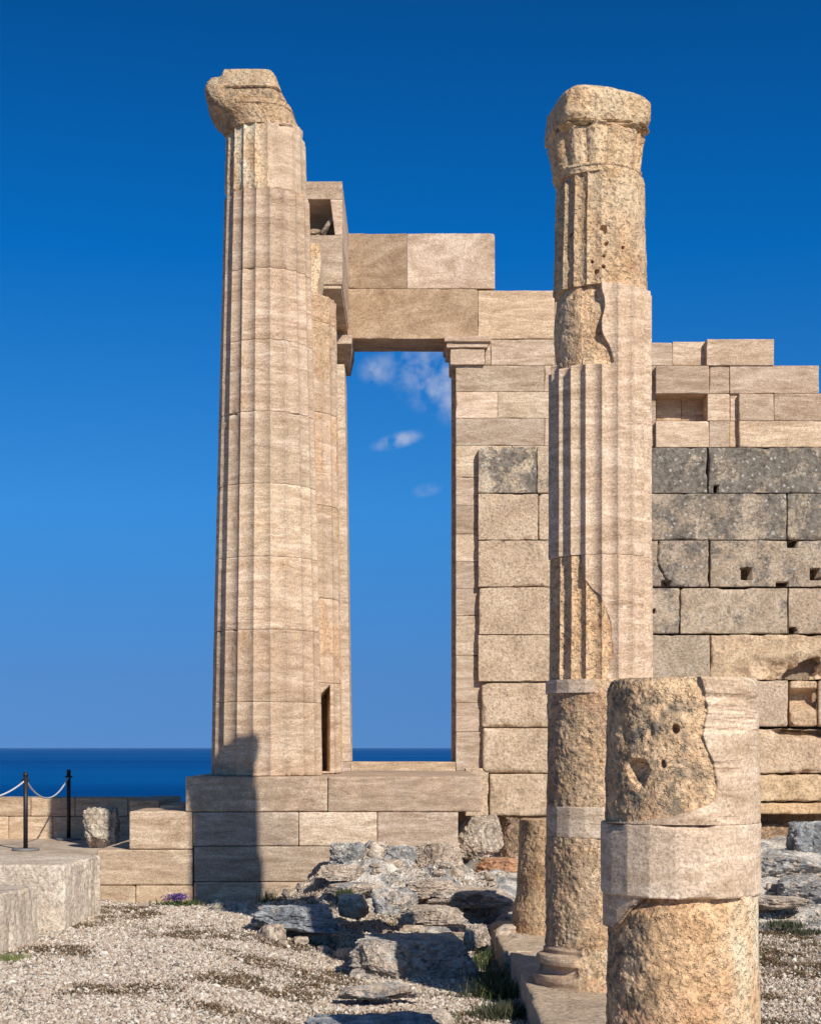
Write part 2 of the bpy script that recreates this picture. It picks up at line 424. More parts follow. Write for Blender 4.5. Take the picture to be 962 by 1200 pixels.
# ================================================================== SETTING
# ---- sea
def sea():
    rr = [0, 50, 200, 600, 1500, 4000, 10000, 25000, 60000, 130000, 240000]; nt = 96
    V = [(0, 0, -112)]; Fq = []
    for r in rr[1:]:
        for k in range(nt):
            a = 2*math.pi*k/nt; V.append((r*math.sin(a), r*math.cos(a), -112))
    for i in range(len(rr)-2):
        for k in range(nt):
            a = 1+i*nt+k; b = 1+i*nt+(k+1) % nt; Fq.append((a, a+nt, b+nt, b))
    for k in range(0, nt, 2): Fq.append((0, 1+k, 1+(k+1) % nt, 1+(k+2) % nt))
    o = mesh_np('sea', V, Fq, M_SEA, smooth=False); tag(o, kind='structure')
sea()

# ---- ground heightfield
def seg(v, a, b): return sstep(a, b, v)
def ground_h(X, Y):
    P = np.stack([X, Y, X*0], -1)
    h = -.035+(fbm(P*.9, 3, 3)-.5)*.07
    # sunk strip along the stylobate
    t = sstep(-1.7, -.5, X)*(1-sstep(.78, .8, X))*(1-sstep(13.5, 15.6, Y))
    h = h-.205*t
    h = h-.04*sstep(1.8, 2.4, X)
    # bank of bedrock against the podium
    u = (X+.1)/.95; b = np.clip(1-((Y-16.3)/1.25)**2, 0, 1)*np.exp(-np.abs(u)**3)
    h = h+b*(.55+.42*(fbm(P*2.6, 14, 5, .6)-.5))
    # bedrock shelf between podium and old wall, right of the podium
    t2 = sstep(14.3, 16.5, Y)*sstep(.6, 1., X)*(1-sstep(21, 22, Y))
    h = h+t2*(.16+.20*(fbm(P*2.6, 15, 4)-.4))
    t3 = sstep(15.5, 19.5, Y)*sstep(2.5, 3.5, X)*(1-sstep(21, 22, Y)); h = h+t3*.28
    # lift below the terrace
    h = h+.10*sstep(-2.9, -3.6, X)*sstep(15.5, 17, Y)
    # headland edge falls to the sea
    e = sstep(23.6, 26., Y+.25*(X+3)*(X < -3))
    cl = np.clip(Y-24.5, 0, 999)
    h = h-e*(1.0+cl*1.15+(fbm(P*.08, 19, 4)-.5)*np.clip(cl, 0, 60)*.9)
    rad = np.sqrt(X**2+(Y-5)**2)
    h = np.where(rad > 70, h-(rad-70)*1.1, h)
    return np.maximum(h, -118)
def rockmask(X, Y):
    P = np.stack([X, Y, X*0], -1); n = (fbm(P*2.2, 51, 4)-.5)
    m = sstep(.05, .3, 1-np.abs(X+.05)/1.5-np.abs(Y-16.0)/1.5+n*1.2)
    m = np.maximum(m, sstep(13.4, 14.6, Y+n*1.5)*sstep(-.6, .1, X+n))
    m = np.maximum(m, sstep(14.6, 15.4, Y+n*3)*sstep(2.2, 2.6, X))
    return np.maximum(m, sstep(23, 24, Y))
def nonuni(lo, hi, a, b, fine, coarse_ratio=1.22):
    L = list(np.arange(a, b+1e-6, fine)); s = fine; x = a
    left = []
    while x > lo: s *= coarse_ratio; x -= s; left.append(x)
    s = fine; x = L[-1]; right = []
    while x < hi: s *= coarse_ratio; x += s; right.append(x)
    return np.array(left[::-1]+L+right)
def ground():
    xs = nonuni(-260, 260, -4.5, 5.5, .03); ys = nonuni(-120, 260, 8.6, 19., .03)
    X, Y = np.meshgrid(xs, ys, indexing='ij'); H = ground_h(X, Y); rm = rockmask(X, Y)
    P = np.stack([X, Y, X*0], -1)
    H = H+rm*(fbm(P*5, 61, 5, .6)-.5)*.12+(1-rm)*(fbm(P*9, 62, 3)-.5)*.02
    V = np.stack([X, Y, H], -1).reshape(-1, 3); n, m = X.shape; ids = np.arange(n*m).reshape(n, m)
    Q = np.stack([ids[:-1, :-1], ids[1:, :-1], ids[1:, 1:], ids[:-1, 1:]], -1).reshape(-1, 4)
    o = mesh_np('ground', V, Q, M_GROUND, attrs={'rock': rm.ravel()}); tag(o, kind='structure')
ground()

# ---- terrace paving on the left
def slabs():
    o = []
    P, Q = rbox(-9, PX(150, 16.8), 16.9, 24.2, -.6, .31, step=.12, ystep=.12, r=.01, rough=.004, nscale=3)
    ob = mesh_np('terrace_pavement', P, Q, M_NEW, color=(1.0, 1.0, 1.0, 0)); tag(ob, kind='structure')
slabs()

# ================================================================== PODIUM
W1 = (1, 1, 1)
pod = empty('stone_podium', (PX(391, 18.4), 18.4, 0), 'stepped podium of layered beige blocks carrying the tallest column, a shadow down its front', 'podium')
dP = 16.5
block(pod, 217, 910, 384, 952, dP, 4.2, M_NEW, tint=(1.05, .98, .90), lich=.42, r=.014, chip=.012, rough=.003)
block(pod, 384, 910, 565, 952, dP, 4.2, M_NEW, tint=(1.08, 1.0, .92), lich=.32, r=.014, chip=.014, rough=.003)
block(pod, 226, 952, 350, 992, dP, 4.0, M_NEW, tint=(.86, .85, .84), lich=.2)
block(pod, 350, 952, 442, 992, dP, 4.0, M_NEW, tint=(1.08, 1.06, 1.0))
block(pod, 442, 952, 537, 993, dP, 4.0, M_NEW, tint=(.80, .76, .74))
block(pod, 227, 992, 455, 1034, dP, 4.0, M_NEW, tint=(.92, .90, .87))
block(pod, 455, 993, 535, 1034, dP, 3.0, M_NEW, tint=(.9, .9, .87))
block(pod, 227, 1034, 440, 1075, dP-.012, 4.0, M_NEW, tint=(.90, .88, .84))
block(pod, 440, 1034, 536, 1075, dP-.012, 4.0, M_NEW, tint=(.90, .88, .84))

block(pod, 534, 910, 536.5, 1075, dP+.5, 3.9, M_NEW, name='core', tint=(.6, .55, .5), step=.3)
block(pod, 230, 953, 534, 1090, dP+.3, 3.9, M_NEW, name='core', tint=(.6, .55, .5), step=.3)
wing = empty('low_stepped_wall', (PX(170, 17.2), 17.2, 0), 'low stepped wall of tan blocks running left from the podium', 'wall')
block(wing, 151, 951, 226, 996, dP+.01, .95, M_NEW, tint=(1.02, .96, .86), r=.015, chip=.01)
block(wing, 113, 996, 226, 1038, dP+.006, 2.2, M_NEW, tint=(1.0, .94, .84), r=.014, chip=.01)
block(wing, 60, 1038, 159, 1078, dP, 1.4, M_NEW, tint=(1.02, .96, .85), r=.014, chip=.02)
block(wing, 159, 1038, 226, 1078, dP, 1.4, M_NEW, tint=(.98, .92, .82), r=.014)

# back parapet beyond the terrace
par = empty('terrace_parapet', (-5.6, 22.6, .3), 'low block parapet at the terrace edge, partly in shade with the sea behind', 'wall')
xx = [-60, 36, 88, 150, 200]
for i in range(4):
    block(par, xx[i], 935, xx[i+1], 957, 22.3, .6, M_NEW, tint=(1.0, .93, .82), r=.012)
xx = [-60, 10, 62, 128, 200]
for i in range(4):
    block(par, xx[i], 957, xx[i+1], 986, 22.31, .6, M_NEW, tint=(.98, .92, .82), r=.012)
far = empty('low_end_block', (PX(176, 20), 20.2, .3), 'pale flat-topped low block between the terrace boulder and the podium', 'block')
block(far, 152, 938, 187, 984, 20.0, 1.9, M_NEW, tint=(1.05, 1.0, .9), r=.015)
block(far, 187, 944, 216, 984, 20.02, 1.5, M_NEW, tint=(1.02, .97, .87), r=.015)

# ================================================================== TALL COLUMN
Dc = 17.15; kc = F/Dc; Xc = PX(313, Dc); zb = 1.2975
c1 = empty('fluted_column', (Xc, Dc, zb), 'tallest column, beige and cleanly fluted with a broken capital, standing on the podium edge', 'column')
def zc(y): return EYE+(HY-y)/(F/16.62)
joints = [910.2, 823, 738, 652, 566, 481, 396, 311, 215]
ztop_sh = zc(150)
def R1(Z): 
    f = (Z-zb)/(ztop_sh-zb); return .604-(.604-.448)*(f**1.15)
tints = [(.97, .93, .88), (1.0, .94, .88), (1.04, 1, .95), (1.1, 1.08, 1.02), (.98, .96, .92), (.97, .93, .89), (.96, .91, .86), (.93, .89, .85)]
for i in range(8):
    za = zb if i == 0 else zc(joints[i]); ze = zc(joints[i+1])
    ed = .004
    def rf(T, Z, za=za, ze=ze, i=i):
        e = np.minimum(Z-za, ze-Z)
        r = R1(Z)-flute(T, 20, R(9), .032)
        X = np.sin(T)*r; Y = np.cos(T)*r
        P = np.stack([X+i*3, Y, Z], -1)
        r = r-(.002*np.exp(-np.abs(e)/.004))+(fbm(P*8, 5, 4)-.5)*.006
        fr = ((T-R(9))*20/(2*np.pi)) % 1.0; ar = np.abs(np.abs(fr-.5)*2)
        
        # chips at the joints
        r = r-np.clip(fbm(P*6, 16, 3)-.66, 0, 1)*.2*np.exp(-e/.02)
        w = np.clip(fbm(P*4, 9, 4)-.62, 0, 1)*2
        return r, np.clip(w, 0, .6), Z*0, Z*0
    lathe('drum', c1, Xc, Dc, za+.0008, ze-.0008, 800, 60, rf, M_COL, color=(*tints[i], 0), caprings=2)
# weathered top drum
za, ze = zc(215), 8.262
def rf(T, Z):
    r0 = R1(Z)-.006
    X = np.sin(T)*r0; Y = -np.cos(T)*r0; px = 310+X*kc
    P = np.stack([X, Y, Z], -1)
    nn = (fbm(P*4, 3, 3)-.5)*26
    m = (1-sstep(296, 322, px+nn))*(np.cos(T) > -.3)
    r = r0-flute(T, 20, R(9), .032)*(1-.0*m)*(1-.55*sstep(320, 330, px))+m*(-.012+roughness(X, Y, Z, .012, 3))
    e = Z-za; r = r-np.clip(fbm(P*7, 16, 3)-.5, 0, 1)*.3*np.exp(-e/.03)*m
    r = r-np.clip(fbm(P*5, 26, 3)-.5, 0, 1)*.5*sstep(ze-.12, ze, Z)*(px > 330)
    return r, np.clip(m+.15, 0, 1), m*.15, m*.9
lathe('drum', c1, Xc-.02, Dc, za+.002, ze, 400, 130, rf, M_COL, color=(1.0, .99, .97, 0))
# broken capital: silhouette left / right in photo pixels per height
def zq(y): return np.interp(y, [71, 158], [8.83, 8.235])
def capital1():
    ys = [158, 150, 143, 134, 124, 113, 99, 90, 79, 71]
    lf = [264, 261, 256, 249, 244, 241.5, 240, 240, 242, 246]
    rt = [353, 352, 349, 346, 343, 338, 333, 331, 328, 325]
    sq = [2.1, 2.2, 2.4, 2.8, 3.4, 5.0, 8.0, 8.0, 8.0, 8.0]
    ys, lf, rt, sq = [np.array(a, float)[::1] for a in (ys, lf, rt, sq)]
    zs = np.array([zq(y) for y in ys])
    def rf(T, Z):
        L = np.interp(Z, zs, lf); Rr = np.interp(Z, zs, rt); S = np.interp(Z, zs, sq)
        c = (L+Rr)/2; hw = (Rr-L)/2/kc
        ct, st = np.abs(np.cos(T)), np.abs(np.sin(T))
        r = hw/((ct**S+st**S)**(1/S))
        r = r*(.985-.03*(S-2)/4)
        X = np.sin(T)*r; Y = -np.cos(T)*r; P = np.stack([X, Y, Z], -1)
        # step line under the abacus, on the right half
        pxx = c+X*kc
        st1 = np.where((Z > zq(121)) & (Z < zq(101)), .0, 1)
        r = r-.035*(1-st1)*(pxx > 268)*(pxx < 332)*(np.cos(T) > 0)
        r = r-.03*((Z > zq(122)) & (Z < zq(118)))*(pxx > 285)+.012*((Z > zq(129)) & (Z < zq(122)))*(pxx > 282)
        r = r+roughness(X, Y, Z, .022, 31, .8)+(fbm(P*2.2, 44, 3)-.5)*.05
        li = sstep(zq(122), zq(112), Z)*(1-sstep(zq(103), zq(98), Z))*1.3+.7*(pxx < 275)  # patina band under the abacus, and a darker left facet
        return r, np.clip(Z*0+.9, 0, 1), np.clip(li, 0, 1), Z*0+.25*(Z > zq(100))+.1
    # shift centre with height through x offset
    o = lathe('capital', c1, PX(295, Dc), Dc, zs[0], zs[-1], 400, 200, rf, M_COL, color=(.86, .84, .80, 0), caprings=10)
    co = np.empty(len(o.data.vertices)*3, np.float32); o.data.vertices.foreach_get('co', co); co = co.reshape(-1, 3)
    Zw = co[:, 2]+zb; c = (np.interp(Zw, zs, lf)+np.interp(Zw, zs, rt))/2
    co[:, 0] += (c-295)/kc
    # the top slopes down to the left
    pxx = 313+co[:, 0]*kc
    low = (1-sstep(262, 268, pxx))*9/kc*sstep(zq(100), zq(84), Zw); co[:, 2] -= low
    o.data.vertices.foreach_set('co', co.ravel()); o.data.update()
capital1()

# ================================================================== SECOND COLUMN behind
D5 = 18.4; k5 = F/D5; X5 = PX(347, D5)
c5 = empty('broken_column', (X5, D5, zb), 'beige column half hidden behind the tallest column, its top broken below the beam', 'column')
def z5(y): return EYE+(HY-y)/(F/17.9)
for i, (ya, yb) in enumerate([(903, 800), (800, 700), (700, 590), (590, 480), (480, 372), (372, 340)]):
    za = zb if i == 0 else z5(ya); ze = z5(yb)
    def rf(T, Z, za=za, ze=ze, i=i):
        f = (Z-zb)/(z5(278)-zb); r = .545-.085*f-flute(T, 20, R(4), .022)
        X = np.sin(T)*r; Y = -np.cos(T)*r; P = np.stack([X+i, Y, Z], -1); px = 347+X*k5
        e = np.minimum(Z-za, ze-Z)
        m = sstep(.5, .62, fbm(P*2.5, 71, 3)) if i < 5 else np.ones_like(Z)
        r = r+roughness(X, Y, Z, .006+.008*(i > 3), 12)*m-.004*np.exp(-e/.006)
        w = m*.5
        return r, np.clip(w, 0, 1), Z*0, Z*0
    o5 = lathe('drum', c5, X5, D5, za+.002, ze-.002, 700, 110, rf, M_COL, color=(.95+.03*(i % 2), .92, .87, 0), caprings=3)
    if i == 0:      # invented recess, sloped to fall dark, in place of a thin shadow
        q5 = np.empty(len(o5.data.vertices)*3, np.float32); o5.data.vertices.foreach_get('co', q5); q5 = q5.reshape(-1, 3)
        p5 = 347+q5[:, 0]*(F/(D5+q5[:, 1])); rec = (p5 > 372) & (p5 < 389) & (q5[:, 1] < 0) & (q5[:, 2]+zb < z5(803.5)+(p5-388)*.011) & (q5[:, 2] > .03)
        q5[:, 1] += np.where(rec, 1.0*np.clip((389-p5)/11, 0, 1)+.02, 0); o5.data.vertices.foreach_set('co', q5.ravel()); o5.data.update()
def rf(T, Z):
    r = .46+Z*0; X = np.sin(T)*r; Y = -np.cos(T)*r
    r = r-flute(T, 20, R(4), .015)+roughness(X, Y, Z, .018, 14)
    cut = .29+.02*np.sin(Z*9)           # right side broken away
    s = np.sin(T); lim = np.where(s > .1, cut/np.maximum(s, .1), 9); r = np.minimum(r, lim)
    return r, Z*0+1, Z*0, Z*0+.6
lathe('drum', c5, X5, D5, z5(341), z5(281), 400, 140, rf, M_COL, color=(1.05, 1.02, .98, 0), caprings=8)

# ================================================================== BEAM over the columns
dn = 18.9; dw = 20.9
beam = empty('entablature_beam', (PX(375, dn), dn+1, PZ(335, dn)), 'beige stone beam with dark hollows in its end, running from tallest column to lintel', 'beam')
T1 = (1.02, .97, .90)
def bblock(name, pts, depth, tint=T1, d=dn, m=M_NEW): return prism(beam, name, pts, d, depth, m, tint)
bblock('cap_slab', [(330, 212), (401, 212), (401, 233), (330, 233)], dw-dn-.004)
bblock('side_slab', [(387, 233.2), (401, 233.2), (401, 275), (392.5, 275)], dw-dn-.004, (1.06, 1.0, .95))
bblock('architrave', [(330, 275.2), (401, 275.2), (401, 333), (330, 333)], dw-dn-.004, (.96, .92, .86))
bblock('backing', [(331, 233.2), (388, 233.2), (393, 275), (331, 275)], .3, (.6, .56, .55), d=dn+1.65)  # back of the hollow: darker tint stands in for shade
bblock('fascia', [(330, 333.2), (400, 333.2), (400, 338), (330, 338)], dw-dn-.03, (1.02, .97, .9), d=dn+.02)
bblock('backing', [(345, 333.2), (406, 333.2), (406, 404), (345, 404)], .68, (.9, .86, .8), d=dw+.0)
# broken pieces of the old capital lodged in the hollow, tinted dark as its shade
def rock_mesh(c, s, seed, nsub=32, planes=14, rough=.06, flat=.0, rot=0.):
    """angular boulder: convex cut solid with noise. c centre, s half sizes"""
    rg = np.random.default_rng(seed)
    N = rg.normal(size=(planes, 3)); N /= np.linalg.norm(N, axis=1, keepdims=True)
    N = np.concatenate([N, [[0, 0, 1], [0, -1, .15], [.95, .1, .2], [-.95, .1, .1], [0, 1, 0], [0, 0, -1]]]); N /= np.linalg.norm(N, axis=1, keepdims=True)
    D = np.concatenate([rg.uniform(.72, 1.02, planes), rg.uniform(.72, .95, 6)])
    n = nsub; L = np.linspace(-1, 1, n+1)
    L = np.tan(L*math.pi/4)
    # cube sphere
    gid = {}
    ax = np.arange(n+1); quads = []
    def g(i, j, k): return (i*(n+1)+j)*(n+1)+k
    def grid(fn, flip):
        a, b = np.meshgrid(np.arange(n), np.arange(n), indexing='ij'); a = a.ravel(); b = b.ravel()
        q = np.stack([fn(a, b), fn(a+1, b), fn(a+1, b+1), fn(a, b+1)], 1); quads.append(q[:, ::-1] if flip else q)
    z_ = 0
    grid(lambda a, b: g(a, 0, b), False); grid(lambda a, b: g(a, n, b), True)
    grid(lambda a, b: g(0, a, b), True); grid(lambda a, b: g(n, a, b), False)
    grid(lambda a, b: g(a, b, 0), True); grid(lambda a, b: g(a, b, n), False)
    Q = np.concatenate(quads); u, inv = np.unique(Q, return_inverse=True); Q = inv.reshape(Q.shape)
    k = u % (n+1); j = (u//(n+1)) % (n+1); i = u//(n+1)**2
    d = np.stack([L[i], L[j], L[k]], 1); d /= np.linalg.norm(d, axis=1, keepdims=True)
    dots = d@N.T; rr = np.where(dots > .05, D/np.maximum(dots, .05), 99)
    # soft minimum for worn edges
    r = -np.log(np.sum(np.exp(-rr*70), 1))/70
    P = d*r[:, None]
    P = P*(1+(fbm(P*2.6+seed, seed, 5, .6)-.5)*rough*4)[:, None]
    P = P-d*(np.abs(fbm(P*3.5+seed*2, seed+4, 4)-.5)*rough*3.4)[:, None]-d*(np.clip(.5-np.abs(fbm(P*1.6+seed, seed+9, 2)-.5)*14, 0, 1)*rough*1.1)[:, None]
    P = P*np.array(s); ca, sa = math.cos(rot), math.sin(rot)
    P = np.stack([P[:, 0]*ca-P[:, 1]*sa, P[:, 0]*sa+P[:, 1]*ca, P[:, 2]], 1)
    return P+np.array(c), Q
for (px, py, sx, sz, sd) in [(368, 266, .13, .05, 1), (375, 272, .09, .05, 2)]:
    P, Q = rock_mesh((PX(px, 19.1), 19.15, PZ(py+6, 19.1)), (sx, .10, sz), 40+sd, 14)
    mesh_np('fragment', P, Q, M_OLD, beam, color=(.7, .66, .6, .5))
P, Q = rock_mesh((PX(384, 19), 19.05, PZ(263, 19)), (.05, .1, .14), 47, 14)
P[:, 0] += (P[:, 2]-PZ(263, 19))*.7
mesh_np('fragment', P, Q, M_OLD, beam, color=(.7, .7, .75, .5))

# ================================================================== GATE WALL (restored) with doorway
gate = empty('restored_gate_wall', (PX(600, dw), dw+.3, 0), 'restored beige ashlar wall with a tall open doorway framing the sea, stepped against the sky', 'wall')
th = .69
def gb(x0, y0, x1, y1, d=dw, depth=th, m=M_NEW, name='block', tint=None, **kw):
    kw.setdefault('r', .006); kw.setdefault('chip', .02); kw.setdefault('rough', .0015)
    if tint is None:
        g = random.uniform(.9, 1.06); tint = (g, g*random.uniform(.95, .99), g*random.uniform(.90, .96))
    return block(gate, x0, y0, x1, y1, d, depth, m, name=name, tint=tint, gap=.0015, **kw)
gb(406.5, 273, 477, 338, m=M_NEWD, tint=(.80, .72, .62))
gb(477, 273, 580, 338, m=M_NEWD, tint=(.95, .90, .86))
gb(406.5, 338, 560, 397, name='lintel', m=M_NEWD, tint=(.84, .74, .62))
gb(560, 340, 650, 397, tint=(1.04, .96, .84), cracks=[([(600, 366), (620, 373), (640, 378)], .012, .02)])
gb(650, 340, 700, 397, tint=(1.0, .95, .86))
gb(575, 397.5, 650, 428, tint=(.92, .88, .84), cracks=[([(590, 401), (610, 403), (630, 401), (650, 403)], .01, .02)])
gb(650, 397.5, 758, 428)
# right anta capital
gb(520.5, 393, 575.5, 400, d=dw-.12, depth=th+.2, name='moulding', tint=(1.0, .93, .88), step=.02)
gb(523, 400, 572, 407, d=dw-.08, depth=th+.14, name='moulding', tint=(1.0, .94, .88), step=.02)
gb(527.5, 407.5, 568, 427, d=dw-.05, depth=th+.1, name='anta_capital', tint=(.96, .92, .87))
gb(568, 398, 575, 427.5, d=dw, depth=th)
crs = [428, 459, 490, 522, 559, 592, 626, 658, 690, 722, 768, 824, 858, 904]
for i in range(len(crs)-1):
    a, b = crs[i], crs[i+1]
    if i == 1:
        gb(534, a, 583, b, tint=(1.06, 1.0, .96)); gb(583, a, 650, b)
    elif i in (0, 2):
        gb(534, a, 638, b); gb(638, a, 700, b)
    else:
        gb(534, a, 600, b); gb(600, a, 700, b)
# door jamb lining stands a little into the opening at the back
prism(gate, 'jamb', [(529.5, 427.5), (533.8, 427.5), (533.8, 893), (529.5, 893)], dw+.35, th-.35, M_NEW, (1, .95, .9))
gb(411, 893, 533.8, 905, d=dw, depth=th, name='threshold', tint=(.92, .84, .72))
# left anta
prism(gate, 'anta', [(383, 426.5), (403.5, 426.5), (410.8, 892.8), (383, 892.8)], dw-.01, th, M_NEW, (1.02, .97, .9))
def cavetto():
    d0, d1, db = dw-.14, dw+.42, dw+th+.06
    xa, xb, xc = PX(384, d0), PX(412.5, d0), PX(408.5, dw)
    za_, zb_ = PZ(402.7, d0), PZ(425, dw)
    V = np.array([(xa, d0, za_), (xb, d0, za_), (xb, db, za_), (xa, db, za_), (xa, d1, zb_), (xc, d1, zb_), (xc, db, zb_), (xa, db, zb_)])
    Q = np.array([(3, 2, 1, 0), (4, 5, 6, 7), (0, 1, 5, 4), (1, 2, 6, 5), (2, 3, 7, 6), (3, 0, 4, 7)])[:, ::-1]
    mesh_np('anta_capital', V, Q, M_NEW, gate, smooth=False, color=(.9, .85, .8, 0))
cavetto()
prism(gate, 'moulding', [(384, 392.5), (413, 392.5), (411, 402.7), (384, 402.7)], dw-.16, th+.24, M_NEW, (1, .95, .9))
gb(380, 893, 411, 908, d=dw-.03, depth=th)
# upper right part
gb(758, 401, 788, 428, d=dw+.02, tint=(1.0, .95, .88)); gb(788, 400, 828.5, 428, d=dw+.02, tint=(1.02, .97, .9))
gb(828, 397, 907, 428, d=dw-.09, depth=th+.1, tint=(.84, .77, .69), r=.006)
gb(756, 428, 768.5, 524, d=dw+.02, tint=(.9, .86, .8))
gb(768.5, 428, 831, 461, d=dw-.08, tint=(.84, .78, .72), r=.006)
gb(831, 428, 855, 461, d=dw-.06, tint=(.86, .80, .74)); gb(855, 428, 960, 461, d=dw-.07, tint=(1.04, .98, .92))
gb(768.5, 461, 798, 493, d=dw+.26, depth=.4, tint=(1.0, .9, .78)); gb(798, 461, 829, 493, d=dw+.27, depth=.4, tint=(1.0, .92, .82))
gb(829, 461, 855.5, 493, d=dw-.06, tint=(1., .94, .86)); gb(855.5, 461, 866, 493, d=dw-.03, tint=(1, .94, .88))
gb(866, 461, 907, 493, d=dw-.11, depth=th+.1, tint=(1.0, .95, .88)); gb(907, 461, 985, 493, d=dw-.10, depth=th+.1, tint=(.86, .79, .72))
gb(768.5, 493, 831, 524, d=dw-.045, tint=(1.02, .97, .9)); gb(831, 493, 855, 524, d=dw-.05, tint=(1, .94, .87))
gb(855, 493, 866, 524, d=dw-.02, tint=(1.02, .92, .8)); gb(866, 493, 985, 524, d=dw-.10, depth=th+.1, tint=(.98, .92, .82))
gb(700, 340+57, 758, 428); gb(650, 428, 756, 524)

# ================================================================== OLD WALL
do = 20.79
old = empty('old_ashlar_wall', (PX(780, do), do+.25, 0), 'weathered wall of big grey and tan blocks with black lichen, holes and eroded lower courses', 'wall')
def ob(x0, y0, x1, y1, tint=(1, 1, 1), lich=0., d=do, depth=.5, **kw):
    kw.setdefault('r', .008); kw.setdefault('chip', .045); kw.setdefault('rough', .006); kw.setdefault('step', .02)
    return block(old, x0, y0, x1, y1, d+random.uniform(-.006, .006), depth, M_OLD, tint=tint, lich=lich, gap=.005, **kw)
# left stub, x 560..700
BE = (1.06, .985, .90)
ob(560, 523, 629, 578, (1.05, 1.02, .96), .74); ob(629, 523, 700, 578, (1.1, 1.05, .98), .5)
ob(560, 578, 631, 633, BE, .30); ob(631, 578, 700, 633, BE, .3)
ob(560, 633, 700, 688, BE, .12, cracks=[([(561, 650), (578, 642), (590, 634)], .012, .03), ([(628, 634), (630, 660), (629, 687)], .008, .02)])
ob(561, 688, 700, 744, BE, .05, cracks=[([(630, 690), (629, 742)], .007, .01)])
ob(560, 744, 700, 799, BE, .05)
ob(564, 800, 700, 853, BE, .0, r=.03, chip=.05, cracks=[([(582, 800), (584, 812), (596, 818), (610, 814), (612, 801)], .012, .03)])
ob(565, 853, 700, 907, BE, .0, r=.03, chip=.04)
ob(573, 907, 700, 957, BE, .05, r=.02, chip=.04, depth=1.3)
ob(545, 900, 573, 957, BE, .0, d=do+.04, step=.03, r=.01)
# right part
GR = (.95, .92, .88); G2 = (.95, .95, .95); TN = (1.08, 1.0, .92)
ob(700, 524, 829, 578, GR, .88); ob(830, 524, 985, 578, (.98, .95, .9), .86, holes=[(836, 568, 842, 577, .4)])
ob(700, 578, 922, 633, (.84, .81, .77), .70); ob(922.5, 578, 1010, 633, (.84, .81, .77), .72)
ob(700, 633, 831, 688, (.84, .80, .77), .66, step=.014, cracks=[([(772, 633), (770, 655), (778, 675), (785, 688)], .016, .08)], holes=[(775, 680, 787, 688, .15)])
ob(832, 633, 1010, 688, (.88, .84, .80), .58, holes=[(868, 665, 881, 680, .45), (949, 666, 961, 680, .45), (922, 633, 935, 642, .4), (909, 682, 924, 689, .4)])
ob(700, 689, 797, 743, (.86, .82, .78), .6, cracks=[([(797, 690), (795, 742)], .01, .03)], holes=[(765, 713, 768, 719, .2)]); ob(797, 689, 923, 743, (.90, .86, .81), .5); ob(923.5, 689, 1010, 743, (.94, .88, .82), .42, holes=[(924, 735, 933, 743, .4)])
ob(700, 744, 832, 797, (.86, .83, .8), .35)
def erode(zt, zb_, xa, xb, dep):
    def f(P, front):
        n = fbm(P*3.5, 90, 4); m = sstep(xa, xb, P[:, 0]+(n-.5)*.9)*(1-sstep(zb_, zt, P[:, 2]+(n-.5)*.28))
        P = P.copy(); P[:, 1] += np.where(front, m*dep*(1+(fbm(P*9, 91, 3)-.5)), 0); return P
    return f
def in_poly(P, pts, d, jit=.02):
    X = P[:, 0]+(fbm(P*8, 6, 3)-.5)*jit*4; Z = P[:, 2]+(fbm(P*8, 7, 3)-.5)*jit*4
    q = [(PX(a, d), PZ(b, d)) for a, b in pts]; m = np.zeros(len(P), bool); j = len(q)-1
    for i in range(len(q)):
        (xi, zi), (xj, zj) = q[i], q[j]
        m ^= ((zi > Z) != (zj > Z)) & (X < (xj-xi)*(Z-zi)/(zj-zi+1e-9)+xi); j = i
    return m
def hollow(f0, pts, dep):
    def f(P, front):
        if f0 is not None: P = f0(P, front)
        P = P.copy(); P[:, 1] += np.where(front & in_poly(P, pts, do), dep, 0); return P
    return f
ob(832, 744, 1010, 797, (1.15, 1.03, .88), .1, fr=hollow(erode(PZ(762, do), PZ(795, do), PX(850, do), PX(940, do), .22), [(903, 800), (925, 789), (940, 776), (957, 770), (962, 776), (952, 800)], .42), rough=.016, step=.014, depth=.8)
ob(700, 797, 883, 852, (1.0, .95, .9), .1); ob(883, 797, 924, 852, (1.0, .92, .86), .1, r=.02)
ob(925.5, 798, 958, 852, (1.1, .95, .8), .05, r=.03, step=.014, fr=lambda P, f: np.stack([P[:, 0], P[:, 1]+np.where(f, .22*sstep(PZ(836, do), PZ(820, do), P[:, 2]+.05*(fbm(P*8, 4, 2)-.5))*(1-sstep(PZ(812, do), PZ(806, do), P[:, 2])), 0), P[:, 2]], 1))
ob(958.5, 797, 1010, 852, (1.05, .95, .85), .15, r=.03)
ob(700, 853, 885, 907, (1.05, .98, .9), .0); ob(885, 854, 1010, 907, (1.14, 1.02, .9), .0, r=.03, chip=.09, rough=.016, step=.015, fr=lambda P, f: np.stack([P[:, 0], P[:, 1]+np.where(f, .34*sstep(PZ(868, do), PZ(858, do), P[:, 2]+.14*(fbm(P*4, 4, 3)-.5))*sstep(PX(900, do), PX(930, do), P[:, 0]), 0), P[:, 2]], 1))
ob(700, 907, 885, 945, (1.05, .98, .9), .0, r=.03); ob(885, 908, 1010, 940, (1.2, 1.05, .85), .05, r=.03, rough=.02, chip=.05); ob(880, 940.5, 1010, 955, (1.2, 1.0, .75), .0, r=.03, chip=.05, d=do+.05, depth=1.3)
ob(700, 945, 880, 960, (1.0, .9, .8), .0, r=.03, depth=1.3)
